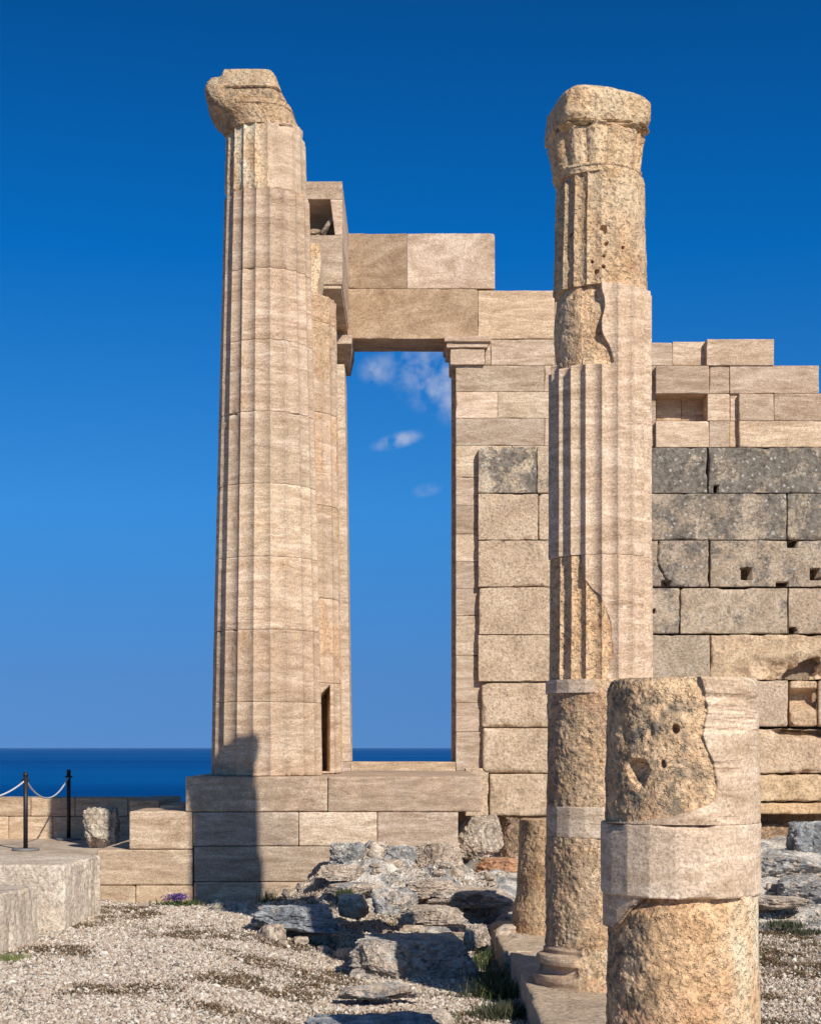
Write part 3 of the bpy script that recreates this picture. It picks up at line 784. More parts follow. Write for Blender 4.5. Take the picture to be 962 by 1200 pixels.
# fill behind the low wall so no sky shows through joints
block(old, 566, 530, 1008, 950, do+.3, .3, M_OLD, name='core', tint=(.5, .45, .4), r=.01, step=.3)
block(old, 530, 945, 1030, 1075, do+1.15, .4, M_OLD, name='foundation', tint=(.62, .5, .4), r=.03, step=.05, rough=.05, chip=.1, lich=.1)  # dark tint paints the shade of the void under the wall

# ================================================================== SHORT ROW OF COLUMNS
# stylobate
sty = empty('column_base_slabs', (1.3, 10, -.25), 'worn pale flagstone strip under the row of weathered columns', 'stone footing')
def slab(x0, x1, y0, y1, z, s, tint=(1, 1, 1), li=.1):
    P, Q = rbox(x0, x1, y0, y1, z-.35, z, step=.03, ystep=.03, r=.03, rough=.010, chip=.05, seed=s, warp=.012)
    mesh_np('slab', P, Q, M_OLD, sty, color=(*tint, li))
slab(.80, 1.86, 4.6, 8.3, -.01, 3, (1.1, 1.05, 1)); slab(.76, 1.86, 8.32, 10.05, .0, 4, (1.1, 1.05, 1)); slab(.78, 1.86, 10.07, 12.45, -.012, 5, (1.1, 1.05, 1))
slab(.73, 1.86, 12.47, 14.6, -.005, 6, (1.12, 1.07, 1.0))

# ---- tall weathered column (col 2)
D2 = 10.82; k2 = 171.; kf = 176.; X2 = PX(703, D2)
c2 = empty('weathered_column', (X2, D2, 0), 'slim tall column patched with smooth fluted stone between rough yellow weathered drums', 'column')
def z2(y): return EYE+(HY-y)/kf
def R2(Z): return np.interp(Z, [0, z2(812), z2(560), z2(330), z2(190)], [.372, .362, .352, .322, .302])
def wrapz(rfn):
    return rfn
def jt(Z, za, ze): return np.minimum(Z-za, ze-Z)
PH2 = R(13.5)
def fl2(T): return flute(T, 20, PH2, .034)
# base
def rf(T, Z):
    prof = np.interp(Z, [-.02, .0, .03, .06, .075, .10, .125, .14, .17, .195, .21, .235, .25], [.45, .45, .458, .450, .40, .392, .396, .438, .440, .43, .385, .39, .372])
    X = np.sin(T); px = 703+X*.4*k2
    m = sstep(667, 675, px+6*(vnoise(np.stack([X*9, Z*14, Z*0], -1))-.5)); m = np.maximum(m, (np.cos(T) < 0)*1.)
    r2 = np.interp(Z, [-.02, .05, .15, .25], [.445, .43, .405, .375])
    r = prof*(1-m)+(r2+roughness(X*.4, -np.cos(T)*.4, Z, .02, 8))*m
    r = r+(fbm(np.stack([X, np.cos(T), Z*3], -1)*6, 3, 3)-.5)*.006
    return r, np.clip(m+.1, 0, 1), m*.1, m*.5
lathe('base', c2, X2, D2, -.03, z2(1112), 400, 120, rf, M_COL, color=(1.0, .97, .93, 0))
def rough_drum(ya, yb, seed, amp=.022, dr=.0, li=.3, pale=.2, flut=0., name='drum', color=(1, 1, 1, 0)):
    za, ze = z2(ya), z2(yb)
    def rf(T, Z):
        r0 = R2(Z)-dr; X = np.sin(T)*r0; Y = -np.cos(T)*r0
        P = np.stack([X, Y, Z], -1)
        r = r0-flute(T, 20, PH2, .02)*flut+roughness(X, Y, Z, amp, seed)
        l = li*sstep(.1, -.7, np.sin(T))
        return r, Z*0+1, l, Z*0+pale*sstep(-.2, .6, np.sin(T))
    lathe(name, c2, X2, D2, za, ze, 480, max(60, int((ya-yb)*1.6)), rf, M_COL, color=color)
rough_drum(1112, 983, 81, .024, .0, .6, .15)
def rf(T, Z):
    r = .368*poly(T, 20, PH2)-.003*np.exp(-jt(Z, z2(984), z2(946))/.006); return r+(fbm(np.stack([np.sin(T), np.cos(T), Z*3], -1)*7, 3, 3)-.5)*.003, Z*0, Z*0, Z*0
lathe('drum', c2, X2, D2, z2(983), z2(946), 400, 40, rf, M_COL, color=(1.0, 1.0, .98, 0))
rough_drum(946, 812, 85, .022, .004, .6, .1)
def rf(T, Z):
    X = np.sin(T)*.36; px = 703+X*k2; m = sstep(684, 694, px)*1.
    r = .372*poly(T, 20, PH2)-m*.015+m*roughness(X, -np.cos(T)*.36, Z, .012, 4); return r, m*.7, Z*0, Z*0
lathe('drum', c2, X2, D2, z2(812), z2(796), 400, 30, rf, M_COL, color=(1.05, 1.04, 1.02, 0))
# 795..650 half rough
def drum_a():
    za, ze = z2(796), z2(650)
    bx = np.array([672, 676, 680, 688, 697, 702, 706, 710, 711, 704]); by = np.array([650, 668, 679, 690, 702, 712, 722, 740, 765, 796])
    def rf(T, Z):
        r0 = R2(Z); X = np.sin(T)*r0; Y = -np.cos(T)*r0; px = 703+X*k2; yy = HY-(Z-EYE)*kf
        P = np.stack([X, Y, Z], -1)
        b = np.interp(yy, by, bx)+(fbm(P*9, 2, 3)-.5)*7
        m = (1-sstep(b-1.2, b+1.2, px)); m = np.where(np.cos(T) < 0, np.where(np.sin(T) < 0, 1., 0.), m)
        r = r0-fl2(T)*(1-.1*m)-m*.014+m*roughness(X, Y, Z, .010, 55)-.003*np.exp(-jt(Z, za, ze)/.005)
        return r+(fbm(P*9, 3, 3)-.5)*.003*(1-m), m, m*.12, m*.1
    lathe('drum', c2, X2, D2, za, ze, 600, 260, rf, M_COL, color=(1.06, 1.02, .98, 0))
drum_a()
def drum_b():
    za, ze = z2(649.5), z2(332)
    bx = np.array([697, 699, 701, 698, 700, 706, 710, 711, 711]); by = np.array([332, 345, 362, 380, 392, 402, 415, 424, 470])
    def rf(T, Z):
        r0 = R2(Z); X = np.sin(T)*r0; Y = -np.cos(T)*r0; px = 703+X*k2; yy = HY-(Z-EYE)*kf
        P = np.stack([X, Y, Z], -1)
        b = np.interp(yy, by, bx)+(fbm(P*9, 2, 3)-.5)*4
        m = (1-sstep(b-1., b+1., px))*(1-sstep(424.5, 427.5, yy+(vnoise(P*20, 3)-.5)*3+(px < 652)*8)); m = np.where(np.cos(T) < 0, np.where((np.sin(T) < 0) & (yy < 425), 1., 0.), m)
        R0 = np.maximum(r0, .354)
        rr = r0-.035+roughness(X, Y, Z, .013, 58)+.02*np.sin((yy-330)/26)*(np.sin(T) < -.5)
        jl = np.minimum(np.abs(Z-z2(473)), np.abs(Z-z2(649)))
        r = (R0-fl2(T)-.003*np.exp(-jl/.005))*(1-m)+rr*m
        ero = sstep(560, 340, yy)*.25
        r = r+(fbm(P*9, 3, 3)-.5)*.003*(1-m)+fl2(T)*ero*(1-m)*.75*sstep(425, 385, yy)
        return r, np.clip(m+.15*sstep(500, 350, yy), 0, 1), m*.0, m*.15
    lathe('drum', c2, X2, D2, za, ze, 640, 560, rf, M_COL, color=(1.08, 1.06, 1.04, 0))
drum_b()
def drum_c():
    za, ze = z2(332), z2(196)
    def rf(T, Z):
        r0 = R2(Z); X = np.sin(T)*r0; Y = -np.cos(T)*r0; px = 703+X*k2; yy = HY-(Z-EYE)*kf
        P = np.stack([X, Y, Z], -1); lf = sstep(.1, -.6, np.sin(T))
        r = r0-flute(T, 20, PH2, .024)*(.35+.65*lf)+roughness(X, Y, Z, .011, 63)
        # deep gouges
        for (gx, gy, gr) in [(700, 269, 5), (704, 285, 2.5), (724, 288, 2.5), (700, 300, 2.3), (700, 312, 3), (688, 306, 2.5), (692, 318, 3), (664, 268, 3)]:
            dd = np.hypot(px-gx, yy-gy)+(vnoise(P*40, 7)-.5)*3; r = r-.035*(1-sstep(gr*.7, gr*1.1, dd))*(np.cos(T) > 0)
        return r, Z*0+1, .15*lf, .3+Z*0
    lathe('drum', c2, X2, D2, za, ze, 640, 330, rf, M_COL, color=(1.04, 1.02, .98, 0))
drum_c()
def capital2():
    ys = np.array([198, 192, 186, 176, 160, 145, 140, 132, 118, 104, 98.]); zs = z2(ys)
    lf = np.array([650, 648, 647, 646, 643, 641, 640, 639, 640, 642, 650.])
    rt = np.array([753, 751, 751, 752, 754, 757, 758.5, 760, 760, 759, 754.])
    sq = np.array([2, 2, 2, 2.05, 2.1, 2.3, 4, 6, 6, 6, 6.])
    def rf(T, Z):
        L = np.interp(Z, zs, lf); Rr = np.interp(Z, zs, rt); S = np.interp(Z, zs, sq)
        hw = (Rr-L)/2/k2; yy = HY-(Z-EYE)*kf
        a = T-R(9)
        r = hw/((np.abs(np.cos(a))**S+np.abs(np.sin(a))**S)**(1/S))
        r = r*np.where(S > 3.5, .90, np.where(S > 2.25, .97, 1))
        X = np.sin(T)*r; Y = -np.cos(T)*r; P = np.stack([X, Y, Z], -1)
        lo = (yy > 143)*(yy < 188)
        n = ((T-R(5))*14/(2*np.pi)) % 1.0; pet = np.clip(1-np.abs(n-.5)*2.4, 0, 1)**.5
        r = r-lo*(.024-.024*pet)+.006*((yy >= 188) & (yy < 191))
        r = r-.035*((yy > 139) & (yy < 146))*(np.sin(T) > -.9)*(fbm(P*8, 3, 2) > .42)
        r = r+roughness(X, Y, Z, .016, 66)+(fbm(P*3, 45, 3)-.5)*.03
        return r, Z*0+1, .25*(yy < 140), .35+Z*0
    o = lathe('capital', c2, X2, D2, zs[0], zs[-1], 480, 240, rf, M_COL, color=(1.04, 1, .93, 0), caprings=10)
    co = np.empty(len(o.data.vertices)*3, np.float32); o.data.vertices.foreach_get('co', co); co = co.reshape(-1, 3)
    c = (np.interp(co[:, 2], zs, lf)+np.interp(co[:, 2], zs, rt))/2; co[:, 0] += (c-703)/k2
    px = 703+co[:, 0]*k2
    co[:, 2] -= sstep(z2(135), z2(102), co[:, 2])*np.clip((px-690)/70, 0, 1)**1.6*10/k2
    o.data.vertices.foreach_set('co', co.ravel()); o.data.update()
capital2()

# ---- near stub (col 3)
D3 = 7.255; k3 = 255.; kf3 = 267.; X3 = PX(797, D3)
c3 = empty('column_stump', (X3, D3, 0), 'thick near column stump with a smooth pale collar and a rough pitted upper left side', 'column')
def z3(y): return EYE+(HY-y)/kf3
RS = .356
def st_low():
    za, ze = -.02, z3(1054)
    def rf(T, Z):
        yy = HY-(Z-EYE)*kf3; r0 = np.interp(yy, [1054, 1100, 1300], [.350, .352, .37]); X = np.sin(T)*r0; Y = -np.cos(T)*r0; px = 797+X*k3
        P = np.stack([X, Y, Z], -1)
        wb = 742-(yy-1056)*.75+ (fbm(P*8, 2, 3)-.5)*10
        wedge = (1-sstep(-1.5, 1.5, px-wb))*(1-sstep(1093, 1096, yy)); wedge = np.where(np.cos(T) < 0, np.where((np.sin(T) < 0) & (yy < 1095), 1., 0.), wedge)
        sm = sstep(.2, .75, np.sin(T)+(fbm(P*3, 6, 2)-.5)*.5)
        rg = r0+roughness(X, Y, Z, .024*(1-.75*sm), 101, .75)-.02*(1-sstep(-.9, -.4, np.sin(T)))-.035*(1-sstep(1056, 1075, yy))*(1-sstep(.35, .8, np.sin(T)))
        r = np.where(wedge > .5, .354*poly(T, 20, R(9)), rg)
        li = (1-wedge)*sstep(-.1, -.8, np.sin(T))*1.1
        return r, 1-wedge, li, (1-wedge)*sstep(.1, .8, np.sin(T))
    lathe('drum', c3, X3, D3, za, ze, 640, 420, rf, M_COL, color=(1.05, 1.0, .93, 0))
st_low()
def st_collar():
    za, ze = z3(1054), z3(967)
    def rf(T, Z):
        yy = HY-(Z-EYE)*kf3
        P = np.stack([np.sin(T)*.36, -np.cos(T)*.36, Z], -1)
        rp = .366*poly(T, 20, R(9)-R(4)); mixr = sstep(0, .4, np.sin(T))
        r = rp*(1-mixr)+.3635*mixr
        r = r-np.clip(.008-jt(Z, za, ze), 0, 1)*.7-np.clip(fbm(P*7, 8, 3)-.52, 0, 1)*.22*np.exp(-jt(Z, za, ze)/.015)
        return r+(fbm(P*12, 3, 4)-.5)*.003, Z*0, Z*0, Z*0
    lathe('drum', c3, X3, D3, za, ze, 480, 160, rf, M_COL, color=(1.22, 1.24, 1.24, 0), botfun=lambda t: za-.0*t)
st_collar()
def st_top():
    za, ze = z3(967), z3(793)
    by = np.array([793, 812, 832, 850, 862, 876, 895, 925, 936, 944, 950, 956, 962, 967.]); bx = np.array([806, 811, 813, 808, 806, 812, 822, 824, 822, 812, 795, 775, 745, 700.])
    def rf(T, Z):
        yy = HY-(Z-EYE)*kf3; r0 = np.interp(yy, [793, 967], [.350, .362]); X = np.sin(T)*r0; Y = -np.cos(T)*r0; px = 797+X*k3
        P = np.stack([X, Y, Z], -1)
        b = np.interp(yy, by, bx)+(fbm(P*7, 2, 4)-.5)*10
        m = 1-sstep(b-.8, b+.8, px); m = np.where(np.cos(T) < 0, np.where(np.sin(T) < 0, 1., 0.), m)
        rg = r0-.018+roughness(X, Y, Z, .020, 111, .8)
        for (gx, gy, gr) in [(737, 905, 12), (762, 893, 5), (775, 855, 4)]:
            dd = np.hypot(px-gx, (yy-gy)*.8)+(vnoise(P*22, 7)-.5)*7; rg = rg-.05*(1-sstep(gr*.5, gr*1.15, dd))*(np.cos(T) > 0)
        lay = np.clip(fbm(P*np.array([2, 2, 14]), 33, 4)-.56, 0, 1)*.06
        r = rg*m+(r0-lay)*(1-m)
        r = r-np.clip(.012-(ze-Z), 0, 1)*.8-.02*np.clip(1-(ze-Z)/.05, 0, 1)*m
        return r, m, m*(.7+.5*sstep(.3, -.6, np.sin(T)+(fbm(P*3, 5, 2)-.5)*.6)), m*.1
    lathe('drum', c3, X3, D3, za, ze, 800, 480, rf, M_COL, color=(1.1, 1.08, 1.04, 0), caprings=16)
st_top()

# ---- far stump (col 4)
D4 = 13.8; k4 = F/D4; X4 = 1.27
c4 = empty('low_stump', (X4, D4, 0), 'low rough stump with a flared foot half hidden behind the slim weathered column', 'column')
def rf(T, Z):
    r0 = np.interp(Z, [0, .08, .2, .32, .97], [.385, .385, .375, .345, .318]); X = np.sin(T)*r0; Y = -np.cos(T)*r0
    return r0+roughness(X, Y, Z, .02, 121), Z*0+1, .25+Z*0, Z*0+.15
lathe('drum', c4, X4, D4, -.02, .97, 360, 220, rf, M_COL, color=(1.0, .95, .88, 0), caprings=8)

# ================================================================== BLOCKS AND BOULDERS
def gz(x, y): return float(ground_h(np.array([x]), np.array([y]))[0])
def boulder(name, px, py, d, sx, sy, sz, seed, label, cat='rock', group=None, mix=.4, tint=(1.1, 1.05, 1.0), rot=0., nsub=64, planes=14, rough=.085):
    """px,py = photo position of its centre"""
    X, Z = PX(px, d), PZ(py, d)
    P, Q = rock_mesh((X, d, Z), (sx, sy, sz), seed, nsub, planes, rough, rot=rot)
    o = mesh_np(name, P, Q, M_ROCK, None, smooth=False, loc=(X, d, Z-sz*.8), color=(*tint, min(1., mix+.24))); tag(o, label, cat, group); return o

def cutblock(name, x0, y0, x1, y1, z0, z1, yaw, seed, label, mix=.3, tint=(1, 1, 1), mat=None):
    P, Q = rbox(x0, x1, y0, y1, z0, z1, step=.018, ystep=.018, r=.014, rough=.010, chip=.04, seed=seed, warp=.006)
    gr = P[:, 0] > x1-.05; P[:, 0] -= np.where(gr, np.clip(fbm(np.stack([P[:, 0]*0, P[:, 1]*26, P[:, 2]*1.5], 1), 4, 2)-.5, 0, 1)*.10, 0)
    c = np.array([(x0+x1)/2, (y0+y1)/2, 0]); ca, sa = math.cos(yaw), math.sin(yaw); q = P-c
    P = np.stack([q[:, 0]*ca-q[:, 1]*sa, q[:, 0]*sa+q[:, 1]*ca, q[:, 2]], 1)+c
    o = mesh_np(name, P, Q, mat or M_ROCK, None, loc=(c[0], c[1], z0), color=(*tint, mix)); tag(o, label, 'stone block', None); return o
cutblock('stone_block', PX(-90, 14), 14.05, PX(80, 14.0), 15.35, -.12, .55, R(-3), 5, 'large grey and tan cut block with grooved right side, below the rope barrier', .3, (1.36, 1.40, 1.46), M_OLD)
cutblock('stone_block', PX(-80, 12.4), 12.35, PX(10, 12.4), 13.2, -.12, .445, R(-9), 6, 'smaller cut block with blue-grey right end, in front of the larger cut block', .45, (1.25, 1.3, 1.35), M_OLD)

B = boulder
B('boulder', 121, 974, 20.2, .27, .22, .33, 3, 'rounded grey boulder with a notched shoulder standing on the terrace by the parapet', mix=.62, tint=(1.0, 1.0, .95), planes=8)
G = 'bedrock lumps against the podium foot'
B('rock', 408, 1006, 16.15, .24, .22, .17, 12, 'dark grey rock at the upper left end of the rubble bank under the podium', group=G, mix=.15)
B('rock', 468, 1008, 16.1, .20, .18, .19, 13, 'squarish blue-grey rock set in pale mortar beneath the podium', group=G, mix=.12)
B('rock', 437, 1012, 16.05, .13, .16, .16, 14, 'narrow cream rock between the two blue-grey rocks of the bank', group=G, mix=.8)
B('rock', 512, 1012, 16.1, .30, .2, .22, 15, 'broad cream and pink rock at the right end of the rubble bank', group=G, mix=.9, tint=(1.1, 1.02, .95))
B('rock', 403, 1022, 15.7, .28, .2, .09, 16, 'long flat pale rock lying below the dark grey rock of the bank', group=G, mix=.6)
B('rock', 409, 1042, 15.3, .30, .22, .07, 17, 'flat grey ledge rock lowest on the left of the bank', group=G, mix=.3)
B('rock', 462, 1056, 14.5, .25, .2, .13, 18, 'blue-grey block-like rock in the middle of the outcrop with a pink rim', group=G, mix=.2)
B('rock', 414, 1062, 14.6, .17, .2, .15, 19, 'small upright grey rock left of a dark gap in the outcrop', group=G, mix=.35)
B('rock', 345, 1077, 14.2, .42, .28, .14, 20, 'low rounded blue-grey rock lit at its top, left of the outcrop', group=G, mix=.18, tint=(.9, .93, .97), planes=6)
B('rock', 505, 1042, 15.2, .33, .3, .10, 21, 'wide flat grey shelf rock on the right of the outcrop', group=G, mix=.4)
B('rock', 505, 1074, 14.0, .32, .3, .10, 22, 'pale striped ledge rock just behind the shaded block', group=G, mix=.6)
B('rock', 560, 984, 17.3, .28, .25, .30, 23, 'tall cream and grey rock wedged under the right corner of the podium', group=G, mix=.75, tint=(1.08, 1.03, .98))
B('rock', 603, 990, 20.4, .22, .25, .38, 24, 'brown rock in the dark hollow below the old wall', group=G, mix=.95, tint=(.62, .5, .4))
B('rock', 588, 1014, 17.0, .28, .2, .10, 25, 'reddish earth-stained rock beneath the old wall', group=G, mix=1., tint=(.95, .62, .42))
B('rock', 592, 1034, 16.2, .24, .3, .05, 26, 'thin grey slab behind the low stump', group=G, mix=.1)
B('rock', 555, 1052, 15.2, .48, .5, .09, 27, 'flat pale bedrock shelf left of the low stump', group=G, mix=.6)
B('rock', 273, 1068, 15.8, .30, .2, .10, 28, 'low dark stone in the column shadow at the podium foot', group=G, mix=.3, tint=(.8, .85, .85))
B('rock', 490, 1122, 12.9, .52, .42, .22, 30, 'big shaded block of bedrock in the middle of the gravel', mix=.45, planes=5, tint=(.95, .97, 1.0))
B('rock', 441, 1126, 12.6, .16, .17, .17, 31, 'grey and rust lit rock at the left end of the shaded block', mix=.35)
B('rock', 558, 1100, 13.0, .13, .13, .12, 32, 'small bright yellowish rock beside the tall weeds', mix=.95)
B('rock', 440, 1216, 9.7, .46, .30, .17, 33, 'dark blue-grey rock at the bottom edge of the gravel', mix=.1, planes=7, tint=(.9, .95, 1))
B('rock', 500, 1196, 10.1, .2, .15, .08, 34, 'small pale rock right of the dark rock at the bottom edge', mix=.5)
B('rock', 440, 1163, 11.1, .30, .14, .06, 35, 'low sliver of grey rock poking out of the gravel', mix=.3)
G2_ = 'rocks under the eroded end of the old wall'
B('rock', 948, 985, 18.9, .32, .3, .28, 36, 'blue-grey upright rock under the old wall at the right edge', group=G2_, mix=.15, tint=(1.15, 1.15, 1.12))
B('rock', 897, 985, 21.2, .4, .25, .3, 37, 'brown shaded rock in the hollow under the old wall', group=G2_, mix=.95, tint=(.75, .58, .42))  # tint darkened to imitate the shade of the hollow
B('rock', 915, 1020, 17.6, .62, .6, .22, 38, 'sloping grey bedrock slab beside the thick stump', group=G2_, mix=.25, tint=(1.05, 1.03, 1.0))
B('rock', 955, 1042, 16.0, .5, .5, .14, 39, 'low grey bedrock slab at the right edge above the gravel', group=G2_, mix=.2)
B('rock', 905, 1058, 15.2, .4, .3, .07, 40, 'thin pinkish ledge next to the thick stump', group=G2_, mix=.6)

# ================================================================== ROPE BARRIER
def tube_np(pts, r, n=10):
    pts = np.array(pts, float); V = []; Q = []
    for i, p in enumerate(pts):
        t = pts[min(i+1, len(pts)-1)]-pts[max(i-1, 0)]; t /= np.linalg.norm(t)
        a = np.cross(t, [0, 0, 1] if abs(t[2]) < .9 else [1, 0, 0]); a /= np.linalg.norm(a); b = np.cross(t, a)
        rr = r[i] if hasattr(r, '__len__') else r
        for k in range(n):
            an = 2*math.pi*k/n; V.append(p+(a*math.cos(an)+b*math.sin(an))*rr)
    for i in range(len(pts)-1):
        for k in range(n): Q.append((i*n+k, i*n+(k+1) % n, (i+1)*n+(k+1) % n, (i+1)*n+k))
    for e in (0, len(pts)-1):
        c = len(V); V.append(pts[e])
        for k in range(0, n, 2):
            q = (e*n+k, e*n+(k+1) % n, e*n+(k+2) % n, c); Q.append(q if e else q[::-1])
    return np.array(V), np.array(Q)
def post(px, d, label, h=.93):
    x = PX(px, d); z = .31
    t = empty('barrier_post', (x, d, z), label, 'post', 'steel posts of the rope barrier')
    V, Q = tube_np([(x, d, z+.02), (x, d, z+h)], .028, 14); mesh_np('pole', V, Q, M_METAL, t)
    V, Q = tube_np([(x, d, z+h), (x, d, z+h+.02), (x, d, z+h+.05)], [.031, .031, .024], 14); mesh_np('finial', V, Q, M_METAL, t)
    V, Q = tube_np([(x, d, z), (x, d, z+.025), (x, d, z+.03)], [.17, .17, .15], 24); mesh_np('foot_plate', V, Q, mat_base, t)
    V, Q = tube_np([(x-.05, d, z+h-.05), (x+.05, d, z+h-.05)], .012, 8); mesh_np('rope_ring', V, Q, M_METAL, t)
    return np.array((x, d, z+h-.05))
mat_base = mat_plain('galvanised_foot', (.22, .21, .2), .6, .2)
pA = post(30, 19.7, 'slim dark steel barrier post with round foot, nearer of the pair, below the sea horizon')
pB = post(80.5, 21.9, 'slim dark steel barrier post with round foot, farther of the pair, before the parapet')
pO = np.array((PX(-70, 19.0), 19.0, pA[2]))
def rope(a, b, sag, label, m=M_ROPE, r=.011):
    pts = [a+(b-a)*t+np.array((0, 0, -sag*4*t*(1-t))) for t in np.linspace(0, 1, 40)]
    V, Q = tube_np(pts, r, 8); o = mesh_np('barrier_rope', V, Q, m, None, loc=tuple(pts[20])); tag(o, label, 'rope', 'ropes of the barrier')
rope(pO, pA, .22, 'pale rope sagging in from the left edge to the nearer barrier post')
rope(pA, pB, .26, 'pale rope sagging between the two steel barrier posts')

# ================================================================== GRAVEL
def gravel():
    t = (1+5**.5)/2
    ico = np.array([(-1, t, 0), (1, t, 0), (-1, -t, 0), (1, -t, 0), (0, -1, t), (0, 1, t), (0, -1, -t), (0, 1, -t), (t, 0, -1), (t, 0, 1), (-t, 0, -1), (-t, 0, 1)])/math.sqrt(1+t*t)
    fc = np.array([(0, 11, 5), (0, 5, 1), (0, 1, 7), (0, 7, 10), (0, 10, 11), (1, 5, 9), (5, 11, 4), (11, 10, 2), (10, 7, 6), (7, 1, 8), (3, 9, 4), (3, 4, 2), (3, 2, 6), (3, 6, 8), (3, 8, 9), (4, 9, 5), (2, 4, 11), (6, 2, 10), (8, 6, 7), (9, 8, 1)])
    pts = []
    def scat(n, x0, x1, y0, y1):
        X = rng.uniform(x0, x1, n); Y = rng.uniform(y0, y1, n); return np.stack([X, Y], 1)
    A = np.concatenate([scat(290000, -4.6, .78, 8.7, 16.45), scat(60000, 1.8, 4.9, 8.7, 16.)])
    vis = (np.abs(A[:, 0]) < A[:, 1]*.275)
    A = A[vis]
    rm = rockmask(A[:, 0], A[:, 1]); A = A[(rng.random(len(A)) > rm*.82)]
    n = len(A); P3 = np.stack([A[:, 0], A[:, 1], A[:, 0]*0], 1)
    plant = fbm(P3*np.array([1.0, 1.6, 1]), 201, 4); 
    keep = rng.random(n) > sstep(.47, .56, plant)*.75; A = A[keep]; n = len(A)
    H = ground_h(A[:, 0], A[:, 1]); s = rng.lognormal(math.log(.0066), .40, n).clip(.004, .035)
    q = rng.normal(size=(n, 4)); q /= np.linalg.norm(q, axis=1, keepdims=True); w, x, y, z = q.T
    Rm = np.stack([1-2*(y*y+z*z), 2*(x*y-z*w), 2*(x*z+y*w), 2*(x*y+z*w), 1-2*(x*x+z*z), 2*(y*z-x*w), 2*(x*z-y*w), 2*(y*z+x*w), 1-2*(x*x+y*y)], 1).reshape(n, 3, 3)
    sc = np.stack([s*rng.uniform(.9, 1.5, n), s*rng.uniform(.7, 1.1, n), s*rng.uniform(.5, .9, n)], 1)
    V = ico[None]*sc[:, None, :]*rng.uniform(.8, 1.2, (n, 12, 1)); V = np.einsum('nij,nkj->nki', Rm, V)
    V += np.stack([A[:, 0], A[:, 1], H+s*.45+.004], 1)[:, None, :]
    Fq = fc[None]+np.arange(n)[:, None, None]*12
    base = np.array([(.60, .51, .41), (.50, .40, .30), (.37, .28, .20), (.70, .63, .53), (.48, .34, .26), (.18, .15, .13)]); pr = [.30, .24, .17, .14, .07, .08]
    c = base[rng.choice(6, n, p=pr)]*rng.uniform(.8, 1.1, (n, 1)); C = np.repeat(np.concatenate([np.clip(c, 0, .85), np.ones((n, 1))], 1), 12, 0)
    o = mesh_np('gravel', V.reshape(-1, 3), Fq.reshape(-1, 3), M_PEB, smooth=False, attrs={'col': C}); tag(o, 'pale loose gravel covering the ground around the ruins', None, None, 'stuff')
gravel()

def rubble():
    Vs, Qs, off = [], [], 0
    rg = np.random.default_rng(5)
    for k in range(130):
        if k < 110: x = rg.uniform(-1.25, 1.0); y = rg.uniform(13.2, 16.3)
        else: x = rg.uniform(2.1, 4.6); y = rg.uniform(14.6, 18)
        sz = rg.lognormal(math.log(.05), .45)
        P, Q = rock_mesh((x, y, gz(x, y)+sz*.3), (sz*rg.uniform(.9, 1.6), sz, sz*rg.uniform(.5, .9)), 300+k, 8, 8, .06, rot=rg.uniform(0, 3))
        Vs.append(P); Qs.append(Q+off); off += len(P)
    o = mesh_np('rubble', np.concatenate(Vs), np.concatenate(Qs), M_ROCK, smooth=True, color=(1.15, 1.08, 1.0, 1.)); tag(o, 'small broken stones strewn over the bedrock', None, None, 'stuff')
rubble()
# ================================================================== PLANTS
def blades(A, h, w, lean, cols, curl=.3):
    """A (n,3) roots -> strips of 2 quads"""
    n = len(A); an = rng.uniform(0, 2*np.pi, n); L = h*rng.uniform(.5, 1.2, n); le = lean*rng.uniform(.2, 1.3, n)
    d = np.stack([np.cos(an), np.sin(an), np.zeros(n)], 1); sd = np.stack([-np.sin(an), np.cos(an), np.zeros(n)], 1)
    fr = rng.uniform(0, np.pi, n); sd = sd*np.cos(fr)[:, None]+d*np.sin(fr)[:, None]
    V = []; 
    for f, ww in ((0, 1.), (.5, .8), (1., .15)):
        c = A+d*(L*le*(f**1.6))[:, None]+np.array([0, 0, 1])*(L*f*(1-curl*f*le))[:, None]
        V += [c-sd*(w*ww/2), c+sd*(w*ww/2)]
    V = np.stack(V, 1).reshape(-1, 3); b = np.arange(n)[:, None]*6
    Q = np.concatenate([b+np.array([0, 1, 3, 2]), b+np.array([2, 3, 5, 4])])
    cc = np.array(cols)[rng.integers(0, len(cols), n)]*rng.uniform(.75, 1.25, (n, 1)); C = np.repeat(np.concatenate([cc, np.ones((n, 1))], 1), 6, 0)
    return V, Q, C
def drycover():
    n = 300000; X = rng.uniform(-4.4, 4.6, n); Y = rng.uniform(8.8, 16.2, n)
    k = (np.abs(X) < Y*.275) & ~((X > .74) & (X < 1.9)); X = X[k]; Y = Y[k]
    P3 = np.stack([X, Y, X*0], 1); pl = fbm(P3*np.array([1.0, 1.6, 1]), 201, 4); pl2 = fbm(P3*5, 207, 3)
    k = rng.random(len(X)) < sstep(.47, .57, pl)*sstep(.43, .56, pl2)*.9+.045; X = X[k]; Y = Y[k]
    H = ground_h(X, Y); A = np.stack([X, Y, H], 1)
    V, Q, C = blades(A, .036, .010, 1.4, [(.15, .085, .045), (.19, .12, .06), (.08, .05, .03), (.22, .15, .08), (.11, .09, .04)])
    o = mesh_np('dry_ground_cover', V, Q, M_PLANT, attrs={'col': C}, smooth=False); tag(o, 'brown dried low plants spread in patches over the gravel', None, None, 'stuff')
drycover()
